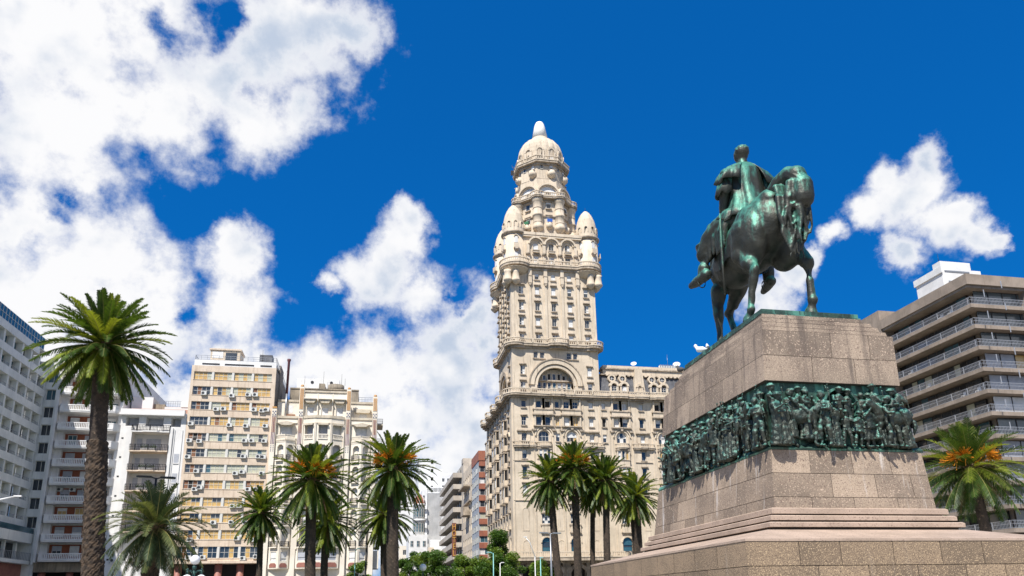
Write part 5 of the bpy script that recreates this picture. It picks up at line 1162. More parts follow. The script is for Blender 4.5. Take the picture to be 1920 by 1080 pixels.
b.box(-37.2, -36.35, 0, .3, 8, 28.9, m_wb); b.box(-30.85, -30.4, 0, .3, 8, 28.9, m_wb)
b.build('facade_wall', wbk)
WW = Parts(wbk)
for u, w in ((-36.7, 1.5), (-33.4, 2.2), (-30.1, 1.3)): WW.front(wmesh(w, 1.5, 1, 1, 's', shut=.85, sm=m_gry), OY, u, 29.1, 1.45)
c = MB(front(OY)); c.box(-38.4, -28.9, -.2, .75, 30.75, 31.0, m_wb); c.box(-38.3, -28.9, -.2, .5, 31.0, 31.75, m_wb); c.build('cornice', wbk)
for i in range(6):
    zf = 28.3-3.1*i-(0 if i else -.0)
    c = MB(); pl_ = [(-36.4, OY+.0), (-36.4, OY-.45), (-34.9, OY-.45), (-34.6, OY-.7), (-32.6, OY-.7), (-32.3, OY-.45), (-30.9, OY-.45), (-30.9, OY)]
    c.prism([(-36.4, OY+1.45)]+pl_+[(-30.9, OY+1.45)], zf-.22, zf, m_off if i else m_wb); o = c.build('balcony', wbk)
    c = MB(); railing(c, pl_, zf, .95, m_iron, .2, .025, True)
    for k in range(3): c.box(-36.2+1.9*k+.5, -36.2+1.9*k+.62, OY-.5, OY-.42, zf, zf+.98, m_iron)
    c.build('railing', o)
    if i:
        WW.front(wmesh(2.2, 2.1, 1, 1, 's', shut=.8, sm=m_gry), OY, -33.5, zf+.05, 1.42); WW.front(wmesh(.9, 2.2, 1, 1, 's'), OY, -35.6, zf+.05, 1.42)
        c = MB(); c.box(-29.95, -29.2, OY-.03, OY+.05, zf-1.9, zf-.4, m_gry); c.box(-30.0, -29.15, OY-.1, OY-.02, zf-2.0, zf-1.88, m_wb); c.build('side_window', wbk)
    if 1 <= i <= 4:
        c = MB(); c.box(-34.8, -32.8, OY-.4, OY-.1, zf+.02, zf+.35, m_wb); c.build('planter', wbk)
        lf = MB(); rp = random.Random(i+40)
        for k in range(260):
            x, y, z = rp.uniform(-34.9, -32.6), OY-.25+rp.gauss(0, .12), zf+.4+abs(rp.gauss(0, .2)); a = rp.uniform(0, 6.3); s = .1
            lf.face([(x, y, z), (x+s*math.cos(a), y+s*math.sin(a), z+.05), (x+s*.5*math.cos(a+1), y+s*.5*math.sin(a+1), z+.13)], m_leafp if 'm_leafp' in globals() else m_grass)
        lf.build('balcony_plants', wbk)
for z in (8.5, 12, 15, 18, 21, 24, 27): 
    c = MB(front(OY)); c.box(-37.85, -37.55, -.02, .02, z, z+.25, m_iron); c.build('vent', wbk)
c = MB(); c.box(-37.9, -34.7, OY+3, OY+8, 31.3, 34.6, m_wb); c.box(-34.7, -33.0, OY+3.5, OY+8, 31.3, 33.6, m_conc); c.box(-33.0, -28.7, OY+3.5, OY+8, 31.3, 33.2, m_wb); c.box(-30.5, -28.7, OY+3.4, OY+8, 33.2, 34.3, m_wb); c.box(-38.1, -28.7, OY+1.5, OY+3, 31.3, 32.3, mat('terracotta', (.5, .27, .19), (.42, .22, .16), scale=1, rough=.8)); c.build('roof_house', wbk)
c = MB(); railing(c, [(-33.2, OY+3.6), (-30.4, OY+3.6)], 33.2, 1.0, m_metal, .35, .02, True); c.build('roof_railing', wbk)
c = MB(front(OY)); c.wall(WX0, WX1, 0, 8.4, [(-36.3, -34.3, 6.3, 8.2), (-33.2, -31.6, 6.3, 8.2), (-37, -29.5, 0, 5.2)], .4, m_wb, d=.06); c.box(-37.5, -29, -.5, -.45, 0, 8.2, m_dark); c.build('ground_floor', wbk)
inst(ac_mesh, 'air_conditioner', wbk, (-36.9, OY-.06, 8.2)); inst(ac_mesh, 'air_conditioner', wbk, (-34.2, OY-.06, 8.3))
WW.flush()
# ---- red walled block with white balustraded balconies
m_brk = mat('oxide_red_wall', (.30, .095, .045), (.24, .075, .04), scale=1.2, rough=.85)
m_bw = mat('pale_render', (.80, .78, .75), (.68, .66, .64), scale=.5, rough=.8, streak=((.34, .33, .32), .5, .52, .78))
brk = thing('red_block', 'tall block of white balustraded balconies across dark red walls', 'apartment building', (-43, 130, 0))
KX0, KX1 = -47.75, -38.2
b = MB(front(OY)); b.wall(-47.75, KX1, 7.0, 39.2, [], .1, m_bw, d=-1.6)
b.box(-47.75, -46.4, -1.6, -.9, 8.3, 39.2, m_bw); b.box(-38.7, KX1-.02, -1.6, -.2, 8.3, 39.2, m_bw); b.box(-47.75, -47.4, -.9, .05, 8.3, 39.2, m_bw)
b.fn = None; b.face([(KX1, OY+.2, 0), (KX1, 146, 0), (KX1, 146, 39.2), (KX1, OY+.2, 39.2)], m_bw); b.face([(KX0, OY, 39.2), (KX1, OY, 39.2), (KX1, 146, 39.2), (KX0, 146, 39.2)], m_bw)
b.build('facade_wall', brk); KW = Parts(brk)
for i in range(11):
    zf = 8.35+2.82*i
    c = MB(front(OY)); c.box(-46.4, -40.9, -1.6, -1.5, zf+.3, zf+2.62, m_brk); c.build('red_panel', brk)
    for u, w in ((-45.3, 1.3), (-42.9, 1.3), (-40.0, 1.4)):
        KW.front(wmesh(w, 1.5, 2, 1, R2.choice(('gg', 'ww', 'gg', 'yy', 'tt')) if u < -41 else 'tt', shut=R2.choice((0, .3, .5, .97)), sm=R2.choice((m_wht, m_gry))), OY, u, zf+.9, 1.45)
    P_ = [(-47.6, OY+.9), (-46.8, OY-.75), (-39.0, OY-.75), (-38.3, OY+.2)]
    c = MB(); c.prism(P_+[(-38.3, OY+1.55), (-47.6, OY+1.55)], zf, zf+.2, m_bw)
    c.strip(P_, -.07, .07, zf+.2, zf+.42, m_bw); c.strip(P_, -.09, .09, zf+1.05, zf+1.2, m_bw)
    c.strip([P_[0], P_[1], (-46.3, OY-.75)], -.06, .06, zf+.42, zf+1.05, m_bw); c.strip([(-39.5, OY-.75), P_[2], P_[3]], -.06, .06, zf+.42, zf+1.05, m_bw)
    o = c.build('balcony', brk); q = MB()
    for k in range(28): x = -46.2+.245*k; q.box(x-.06, x+.06, OY-.81, OY-.69, zf+.42, zf+1.05, m_bw)
    q.build('balusters', o)
for u in (-46.0, -44.2, -42.4): inst(ac_mesh, 'air_conditioner', brk, (u, OY+1.45, 8.35+2.82*4+2.1-2.82))
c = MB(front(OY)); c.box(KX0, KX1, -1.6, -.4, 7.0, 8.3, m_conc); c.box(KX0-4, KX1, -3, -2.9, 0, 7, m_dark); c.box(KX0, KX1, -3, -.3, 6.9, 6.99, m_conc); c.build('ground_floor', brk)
for x in (-46.8, -43.0, -39.2): c = MB(); c.lathe(x, OY+1.2, [(.5, 0), (.5, 6.9)], 16, m_red); c.build('column', brk)
c = MB(); c.box(-46.5, -40, OY+4, OY+10, 39.2, 41.0, m_bw); c.build('roof_house', brk)
KW.flush()
# ---- gridded block on the far left (seen along its face)
m_grid = mat('grid_concrete', (.74, .74, .70), (.62, .63, .60), scale=.4, rough=.8, streak=((.27, .29, .27), .5, .5, .78))
grd = thing('grid_block', 'long pale concrete grid facade with glass parapet, running along the plaza edge', 'apartment building', (-56, 105, 0))
GX = -49.8; GW = Parts(grd); YS, YE = 84.0, 122.0
bandz = [13.25+2.85*i for i in range(9)]       # underside of each spandrel band
b = MB(east(GX))
for z in bandz: b.box(YS, YE+.15, -.9, .18, z, z+1.12, m_grid)
b.box(YS, YE-4, -.9, .25, 38.9, 40.0, m_grid); b.box(YS, YE+.1, -3, .12, 41.0-.95, 41.05-.9, m_grid)
nb = int((YE-YS)/2.9)
for k in range(nb+1):
    y = YE-.2-2.9*k; b.box(y-.22, y+.22, -.7, .1, 13.3, 38.9, m_grid)
b.build('facade_grid', grd)
b = MB(east(GX)); b.box(YS, YE, -14, -2.2, 0, 41.0, m_grid); b.build('core', grd)
for z in bandz:
    for k in range(nb):
        y = YE-.2-2.9*k-1.45; pn = R2.choice(('wg', 'gc', 'tg', 'ww', 'cc')); inner = z > 33 and k > 2  # white and cream panes stand in for bright reflections in the glass
        GW.east(wmesh(2.44, 1.7, 2, 1, 'tt' if inner else pn, frame=m_frm), GX, y, z+1.13, .78)
for z in bandz[:-1]:
    q = MB(east(GX)); railing(q, [(YS, .05), (YE, .05)], z+1.12, .5, m_metal, 1.2, .02); q.build('railing', grd)
b = MB(east(GX)); b.box(YS, YE-2, -.1, -.06, 40.1, 42.1, m_glassT)
for k in range(40): b.box(YS+k*.92, YS+k*.92+.05, -.12, -.02, 40.1, 42.15, m_wht)
b.box(YS, YE-2, -.12, -.02, 41.1, 41.15, m_wht); b.build('glass_parapet', grd)
b = MB(east(GX)); b.box(YS, 123.5, -4, 1.4, 11.0, 12.4, m_grid); b.box(YS, 123.5, -4, 1.5, 8.0, 8.5, m_grid); b.box(YS, 123, -1.0, -.9, 8.5, 11, m_glass); b.box(YS, 123, -.9, -.8, 12.4, 13.3, m_glass); b.build('terrace', grd)
q = MB(east(GX)); q.box(YS, 123.5, 1.3, 1.34, 12.45, 13.2, m_glassT); railing(q, [(YS, 1.4), (123.5, 1.4)], 8.5, 1.1, m_metal, .5, .025); q.build('terrace_rail', grd)
for k in range(11): b = MB(east(GX)); b.box(122.9-3.6*k, 123.3-3.6*k, .2, .6, 8.5, 11.0, m_grid); b.build('terrace_pier', grd)
b = MB(east(GX)); b.box(YS, 124, -3, .4, 5.5, 7.99, m_red); b.box(YS, 124, -3, -2.9, 0, 5.5, m_dark); b.build('ground_floor', grd)
for k in range(10): b = MB(); b.lathe(GX-.2, 121-3.6*k, [(.5, 0), (.5, 5.5)], 14, m_red); b.build('column', grd)
# link between the grid block and the red block
b = MB(front(122.6)); b.wall(-52, -47.78, 0, 39.2, [(-49.7, -48.15, 13.3+2.82*i, 15.0+2.82*i) for i in range(9)], .4, m_grid); b.box(-48.1, -47.78, 0, .5, 8, 38.5, m_grid); b.build('link_wall', grd)
for i in range(9): GW.front(wmesh(1.55, 1.7, 2, 1, 'tt' if i > 6 else 'gg', frame=m_frm), 122.6, -48.93, 13.3+2.82*i, .35)
GW.flush()
OW.flush()
# ================================================================ right hand block (terraces with railings)
m_tan = mat('tan_concrete', (.34, .27, .21), (.25, .20, .155), scale=.5, rough=.85, bump=.2, bscale=6, streak=((.16, .12, .085), .6, .5, .74))
m_rail = mat('galvanised_rail', (.45, .46, .48), rough=.35, metal=.5)
m_glassC = mat('curtain_glass', (.11, .135, .14), (.07, .09, .10), scale=.35, rough=.12, spec=.8)
rb = thing('terrace_block', 'tan concrete block with stacked wraparound terraces and metal railings', 'apartment building', (90, 90, 0))
RX, RY = 79.0, 79.6; RE = 97.0
RW = Parts(rb)
slabs = [39.35-3.0*i for i in range(13)]        # top of each terrace slab
b = MB(); b.prism([(RX-.25, RY-.25), (150, RY-.25), (150, RE), (RX-.25, RE)], 42.1, 43.6, m_tan); b.prism([(RX-.05, RY+.1), (150, RY+.1), (150, RE-.1), (RX-.05, RE-.1)], 41.75, 42.09, m_tan); b.build('roof_fascia', rb)
for i, z in enumerate(slabs):
    b = MB(); b.prism([(RX, RY), (150, RY), (150, RE), (RX, RE)], z-.52, z-.001, m_tan); o = b.build('terrace_slab', rb)
    q = MB(); railing(q, [(RX+.1, RE-.1), (RX+.1, RY+.1), (88.6, RY+.1)], z, 1.0, m_rail, .22, .014, True)
    for k in range(9): q.box(RX+.06, RX+.14, RE-.1-2.8*k, RE-.02-2.8*k, z, z+1.02, m_rail)
    q.build('railing', o)
    # set back glazing : west face and north face
    h_ = 2.36; y = RY+2.6; k = 0
    while y < RE-1.5:
        w = R2.choice((1.5, 1.9, 1.2)); pn = R2.choice(('C', 'g', 'g', 'c', 'g', 'd', 'g', 'd')) if i else R2.choice('Cg'); 
        pn = {'C': 't', 'c': 'c', 'y': 'c'}.get(pn, pn)
        RW.west(wmesh(w, h_, 1, 1, pn, frame=m_frd, ft=.05), RX, y+w/2, z, 2.0); y += w; k += 1
    b = MB(west(RX)); b.box(RY+2.6, RE, -2.3, -2.05, z, z+2.4, m_dark); b.build('inner_wall', o)
    x = RX+1.9
    while x < 88:
        w = 2.3 if i < 4 else 2.8; st_ = 's' if i in (3, 4, 7, 8) else 'w' if i in (5,) else 'C'
        if i == 3 and x > 85: st_ = 'y'
        if st_ == 'C':
            b = MB(front(RY)); b.box(x, x+w-.08, -1.25, -1.2, z, z+h_, m_glassC); b.box(x+w-.08, x+w, -1.3, -1.1, z, z+h_, m_frd); b.box(x, x+w, -1.3, -1.12, z+h_, z+2.4, m_frd); b.build('glazing', o)
        else:
            b = MB(front(RY)); mm_ = {'s': m_gry, 'w': m_white, 'y': m_yel}[st_]; b.box(x, x+w-.06, -1.25, -1.2, z, z+h_, mm_)
            for j in range(14): b.box(x, x+w-.06, -1.2, -1.185, z+.15+j*.16, z+.17+j*.16, m_metal if st_ == 's' else mm_)
            b.box(x+w-.06, x+w, -1.3, -1.1, z, z+h_, m_frd); b.build('shutter', o)
        x += w
b = MB(); b.box(88.2, 89.4, RY-.12, RY+1.5, 0, 41.75, m_tan); b.build('pier', rb)
b = MB(front(RY)); b.wall(89.4, 150, 0, 41.75, [(90.3+5*k, 93.5+5*k, 38.2-3.0*i, 39.4-3.0*i) for i in range(12) for k in range(6)], .3, m_tan, d=-.2); b.box(89.4, 150, -.6, -.55, 0, 41, m_gry); b.build('front_wall', rb)
for i in range(11): b = MB(front(RY)); b.box(90.2, 100, -.2, .1, 37.0-3.0*i, 38.0-3.0*i, m_tan); b.build('spandrel', rb)
b = MB(); b.box(RX+2.4, 149, RY+2, RE-.2, 0, 41.7, m_tan); b.build('core', rb)
b = MB(); b.box(81.5, 88.2, 86.1, 91.4, 43.61, 47.7, m_white); b.box(81.5, 86.6, 86.1, 87.6, 47.701, 48.9, m_white); b.box(81.3, 81.49, 85.9, 91.6, 47.0, 48.0, m_white); b.box(82.0, 86.2, 86.03, 86.09, 47.2, 47.45, m_metal)
b.box(82.4, 83.3, 86.02, 86.09, 43.7, 45.8, m_metal); b.tube([(82, 86.8, 48.9, .04), (82, 86.8, 50.4, .02)], m_iron, 5); b.build('roof_house', rb)
b = MB(); b.box(RX-.2, RX+5, RE+.05, RE+7, 0, 45.3, m_tan); b.build('rear_block', rb)
b = MB()
for x in (93.3, 93.9): b.tube([(x, 81.5, 43.5, .16), (x, 81.5, 44.7, .16), (x, 81.5, 44.8, .26), (x, 81.5, 44.9, .05)], m_metal, 10)
b.build('flue_pipe', rb)
q = MB(); railing(q, [(93.5, RY+.2), (149, RY+.2)], 43.6, .7, m_rail, 1.5, .02); q.build('roof_railing', rb)
for i, y in ((0, 86.0), (0, 84.2), (2, 93.5), (3, 90.5), (4, 84.5), (4, 82)):      # white garden chairs on the terraces
    c = MB(); z = slabs[i]; x = RX+.9; c.box(x-.25, x+.25, y-.25, y+.25, z+.42, z+.47, m_white); c.box(x+.2, x+.26, y-.25, y+.25, z+.47, z+.95, m_white)
    for sx in (-.22, .22):
        for sy in (-.22, .22): c.box(x+sx-.03, x+sx+.03, y+sy-.03, y+sy+.03, z, z+.42, m_white)
    tag(c.build('garden_chair', loc=(x, y, z)), 'white plastic chair on a railed terrace of the tan block', 'chair', 'white chairs on the terraces')
RW.flush()
# ================================================================ avenue behind : receding blocks
def simple_block(name, label, x0, x1, y0, y1, h, wall, fl, wm, side='w', fronts=True, z0=5, band=None, group=None, wstep=3.2, ww=1.8):
    t_ = thing(name, label, 'building', ((x0+x1)/2, (y0+y1)/2, 0), group)
    W_ = Parts(t_); n = int((h-z0)/fl); hs, hf = [], []
    for i in range(n):
        z = z0+fl*i+.9
        if fronts:
            x = x0+1.2
            while x+ww < x1-.4: hf.append((x, x+ww, z, z+1.5)); W_.front(wmesh(ww, 1.5, 2, 1, R2.choice(wm)), y0, x+ww/2, z, .18); x += wstep
        y = y0+1
        while y+ww < y1-.4: hs.append((y, y+ww, z, z+1.5)); (W_.west if side == 'w' else W_.east)(wmesh(ww, 1.5, 2, 1, R2.choice(wm)), x0 if side == 'w' else x1, y+ww/2, z, .18); y += wstep
    b = MB(front(y0)); b.wall(x0, x1, 0, h, hf, .25, wall); b.fn = west(x0); b.wall(y0, y1, 0, h, hs if side == 'w' else [], .25, wall); b.fn = east(x1); b.wall(y0, y1, 0, h, hs if side != 'w' else [], .25, wall)
    b.fn = None; b.face([(x0, y0, h), (x1, y0, h), (x1, y1, h), (x0, y1, h)], wall); b.face([(x0, y1, 0), (x1, y1, 0), (x1, y1, h), (x0, y1, h)], wall); b.build('wall', t_); W_.flush(); return t_
m_rust = mat('rust_tiles', (.36, .13, .07), (.27, .09, .055), scale=.6, rough=.7, streak=((.16, .06, .04), .5, .5, .75))
# rust and glass block right behind the palace
bt = thing('rust_block', 'slim block banded in rust red tiles and glass beside the palace', 'office building', (30, 165, 0)); BW = Parts(bt)
b = MB(front(160)); b.box(24.2, 40, -11, -.6, 0, 33.0, m_offd)
fh = 2.55
for i in range(12): z = 1.2+fh*i; b.box(23.9, 40, -.6, .0, z+1.35, z+fh, m_rust)
b.box(23.75, 40.2, -11.2, .1, 31.8, 34.0, m_rust); b.box(23.85, 24.2, -11.0, -.7, 0, 33.5, mat('grey_cladding', (.38, .40, .42), (.30, .32, .34), scale=.4, rough=.5)); b.build('wall', bt)
for i in range(12):
    for k in range(4): BW.front(wmesh(3.0, 1.33, 3, 1, R2.choice(('ttt', 'ggt', 'wtt', 'ccg'))), 160, 25.6+3.2*k, 1.21+fh*i, .3)
    for k in range(3): BW.west(wmesh(2.4, 1.33, 2, 1, R2.choice(('tt', 'gt', 'wt'))), 23.85, 162.3+3.4*k, 1.21+fh*i, -.03)
BW.flush()
bb = simple_block('beige_block', 'narrow beige block between the rust block and the balconied one', 24.0, 40, 171.5, 188.5, 33.5, m_pal, 3.0, ('gg', 'gw', 'cc'), wstep=2.8, ww=1.3)
c = MB(west(24.0)); c.box(176, 186, 0, 1.5, 28.5, 28.9, m_palD); c.box(171.6, 188, 0, .7, 24.5, 24.8, m_palD); c.box(176, 181, 0, 1.6, 21.6, 23.6, m_palD); c.build('cornice', bb)
m_cbw = mat('weathered_balconies', (.52, .46, .38), (.40, .35, .29), scale=.4, rough=.85, streak=((.18, .16, .13), .6, .5, .74))
cb = thing('balcony_block', 'grey block with deep white balconies along the avenue', 'apartment building', (30, 212, 0)); CW = Parts(cb)
b = MB(west(24.0)); b.box(189, 230, -18, -.1, 0, 36.5, m_cbw); b.box(189, 192, -10, .0, 36.5, 37.8, m_cbw); b.build('wall', cb)
for i in range(11):
    z = 3.2+3.0*i; b = MB(west(24.0)); b.box(192, 229, -.1, 2.2, z, z+1.25, m_cbw); b.box(192.2, 228.8, .1, 2.0, z+1.0, z+1.26, m_dark); b.build('balcony', cb)
    for k in range(8): CW.west(wmesh(2.2, 1.6, 2, 1, R2.choice(('gg', 'tt', 'ww', 'gd'))), 24.0, 194.5+4.4*k, z+1.3, -.12)
CW.flush()
# vertical hotel sign
m_sign = mat('sign_yellow', (.55, .30, .07), rough=.5); m_signr = mat('sign_red', (.16, .06, .04), rough=.6)
sg = thing('hotel_sign', 'tall vertical sign reading HOTEL in amber letters above the avenue', 'sign', (21.6, 188, 12))
b = MB(); b.box(21.15, 22.2, 188.3, 188.6, 12.6, 21.0, m_signr); b.box(22.2, 24, 188.4, 188.5, 14, 14.2, m_iron); b.box(22.2, 24, 188.4, 188.5, 19, 19.2, m_iron); b.build('sign_panel', sg)
for i, ch in enumerate('HOTEL'):
    cu = bpy.data.curves.new('letter', 'FONT'); cu.body = ch; cu.size = 2.0; cu.extrude = .08; cu.align_x = 'CENTER'
    o = bpy.data.objects.new('letter_tmp', cu); COL.objects.link(o); dg = bpy.context.evaluated_depsgraph_get(); me = bpy.data.meshes.new_from_object(o.evaluated_get(dg)); bpy.data.objects.remove(o)
    me.materials.clear(); me.materials.append(m_sign); me.transform(Matrix.Rotation(PI/2, 4, 'X')); me.name = 'letter'
    me.transform(Matrix.Diagonal((.72, 1, 1, 1))); inst(me, 'letter', sg, (21.67, 188.2, 19.35-1.62*i))
simple_block('dark_block', 'dim narrow block squeezed behind the balconied one on the avenue', 24.2, 40, 231, 247, 37, m_bw, 3.1, ('gg', 'gd'), fronts=False)
simple_block('far_tower', 'distant pale tower closing the avenue', 31.0, 40, 330, 350, 58, m_bw, 3.2, ('gg', 'gw'), wstep=2.6, ww=1.4)
fw = thing('firewall_block', 'white block showing a bare grey streaked end wall to the plaza', 'building', (22, 260, 0)); FW = Parts(fw)
m_fire = mat('bare_firewall', (.46, .45, .43), (.36, .355, .34), scale=.3, rough=.95, streak=((.22, .22, .21), .7, .5, .72))
b = MB(front(250)); b.box(19.7, 25.4, -20, 0, 0, 37.2, m_fire); b.box(17.9, 19.69, -20, .3, 0, 38.4, m_white); b.box(19.7, 25.6, -20.2, .1, 37.2, 37.7, m_white); b.box(20.0, 25.3, -19, -1, 39.3, 39.6, m_white)
for k in range(12): b.box(20.1+.43*k, 20.25+.43*k, -1.3, -1, 37.7, 39.3, m_white)
b.box(17.5, 23.4, -30, -12, 37.2, 50.5, m_white); b.box(23.4, 25.8, -28, -12, 37.2, 47.5, m_bw); b.box(17.3, 23.7, -30.2, -11.8, 50.5, 51, m_white); b.build('wall', fw)
for i in range(11): FW.front(wmesh(.7, 1.3, 1, 2, 'g'), 249.7, 18.5, 4.2+3.1*i, -.01); FW.front(wmesh(.9, 1.2, 1, 1, 'g'), 262, 22.2, 40.5+3*(i % 4), -.03)
for i in range(10): b = MB(front(249.7)); b.box(18.05, 19.6, 0, .9, 3.9+3.1*i, 4.9+3.1*i, m_white); b.build('balcony', fw)
FW.flush()
b = MB(front(246)); b.box(20.6, 24.8, -3.9, 0, 0, 21.5, m_white); b.box(19.9, 21.6, -3.6, .8, 17.5, 19, m_pal); b.build('lower_wing', fw)
dm = thing('red_dome_block', 'small white corner building with a tiled red and white dome', 'building', (14.6, 224, 0))
b = MB(); b.box(11.9, 17.2, 216, 228, 0, 20.5, m_white); b.lathe(14.9, 218.5, [(1.7, 20.5), (1.7, 29.0), (1.95, 29.2), (1.95, 29.5)], 16, m_white); b.lathe(14.9, 218.5, [(1.75, 24.4), (2.0, 24.6), (2.0, 25.0), (1.7, 25.1)], 16, m_white)
b.build('wall', dm)
for i in range(5):
    for u in (12.8, 14.6, 16.3): inst(wmesh(.9, 1.7, 2, 2, 'tg'), 'window', dm, (u, 215.97, 3.5+3.4*i))
for z in (21.3, 25.6):
    for k in range(6): a = math.radians(-165+27*k); inst(wmesh(.62, 2.6, 1, 3, 't'), 'window', dm, (14.9+1.73*math.cos(a), 218.5+1.73*math.sin(a), z), a+PI/2)
b = MB(); b.lathe(14.9, 218.5, [(1.85, 29.5), (1.65, 30.6), (1.15, 31.6), (.5, 32.3), (0, 32.5)], 16, m_rust, smooth=False)
for k in range(8): a = 2*PI*k/8; b.tube([(14.9+1.85*math.cos(a), 218.5+1.85*math.sin(a), 29.5, .1), (14.9+1.68*math.cos(a), 218.5+1.68*math.sin(a), 30.6, .1), (14.9+1.18*math.cos(a), 218.5+1.18*math.sin(a), 31.6, .08), (14.9, 218.5, 32.5, .06)], m_white, 5)
b.tube([(14.9, 218.5, 32.4, .06), (14.9, 218.5, 33.8, .03)], m_iron, 5); b.build('dome', dm)
simple_block('ivory_block', 'ivory block of small windows left of the avenue behind the palms', 9.9, 14.2, 232, 244, 18.5, m_deco, 3.3, ('gg', 'gw'), side='e', wstep=2.0, ww=1.0)
# ================================================================ palms
def leafmat(name, c1, c2, scale=1.5, rough=.5, trans=.25):
    m = mat(name, c1, c2, scale=scale, rough=rough, island=.35, spec=.4)
    t = m.node_tree; b = [n for n in t.nodes if n.type == 'BSDF_PRINCIPLED'][0]; out = [n for n in t.nodes if n.type == 'OUTPUT_MATERIAL'][0]
    tr = t.nodes.new('ShaderNodeBsdfTranslucent'); tr.inputs[0].default_value = (c1[0]*2.2, c1[1]*2.0, c1[2]*1.0, 1); mx = t.nodes.new('ShaderNodeMixShader'); mx.inputs[0].default_value = trans
    t.links.new(b.outputs[0], mx.inputs[1]); t.links.new(tr.outputs[0], mx.inputs[2]); t.links.new(mx.outputs[0], out.inputs[0]); return m
m_frond = leafmat('palm_frond', (.055, .10, .012), (.022, .048, .007))
m_frondy = leafmat('palm_frond_sunlit', (.19, .23, .022), (.09, .13, .014))  # brighter frond copy, sunlit highlights put into the colour
m_frondd = leafmat('dead_frond', (.30, .20, .10), (.18, .11, .05), trans=.1)
m_rachis = mat('frond_stem', (.22, .19, .05), rough=.6)
m_fruit = mat('orange_fruit_stalks', (.85, .34, .02), (.70, .30, .02), scale=3, rough=.6)
m_trunk = mat('palm_trunk', (.062, .043, .03), (.030, .022, .016), scale=2.5, rough=.95, bump=.8, bscale=14, speck=[(5, (.13, .09, .06), .58, .74)])
m_trunkr = mat('palm_trunk_scars', (.085, .056, .034), (.028, .02, .014), scale=3.5, rough=.95, bump=.9, bscale=12)
m_boot = mat('palm_boots', (.13, .08, .04), (.22, .15, .08), scale=4, rough=.95)
def frond(mb, r, el, az, L_, droop, wid, mt, n=13, per=3, twist=0, lw=.045, leaf=.55):
    """one pinnate leaf: curved stem with narrow leaflets in a shallow V"""
    d = Vector((math.cos(az)*math.cos(el), math.sin(az)*math.cos(el), math.sin(el))); p = Vector((math.cos(az)*.16, math.sin(az)*.16, r.uniform(-.15, .2)))
    pts = [p.copy()]; seg = L_/n; dirs = [d.copy()]
    side0 = Vector((-math.sin(az), math.cos(az), 0))
    for i in range(n):
        t = (i+1)/n; d = d+Vector((0, 0, -droop*(.35+1.3*t)/n)); d.normalize(); p = p+d*seg; pts.append(p.copy()); dirs.append(d.copy())
    mb.tube([(q.x, q.y, q.z, .035*(1-i/n*.8)) for i, q in enumerate(pts)], m_rachis if mt != m_frondd else mt, 3, cap=False)
    for i in range(1, n):
        for k in range(per):
            f = (i+k/per); a = pts[i].lerp(pts[i+1], k/per); t = f/n; dd = dirs[i]
            up = side0.cross(dd).normalized()
            if up.z < 0 and mt != m_frondd and el > 0: up = -up
            ll = leaf*(math.sin(PI*min(1, .12+t*.86))**.6)*wid*r.uniform(.85, 1.1)
            for s in (-1, 1):
                v = (side0*s*.72+dd*.70+up*r.uniform(.15, .5)+Vector((0, 0, -.12*r.random()))).normalized()
                w = dd*lw*.5
                b_ = a+v*ll*.5+up*.0; tip = a+v*ll+Vector((0, 0, -.12*ll))
                mb.face([a-w, b_-w*1.1, tip, b_+w*1.1, a+w], mt)
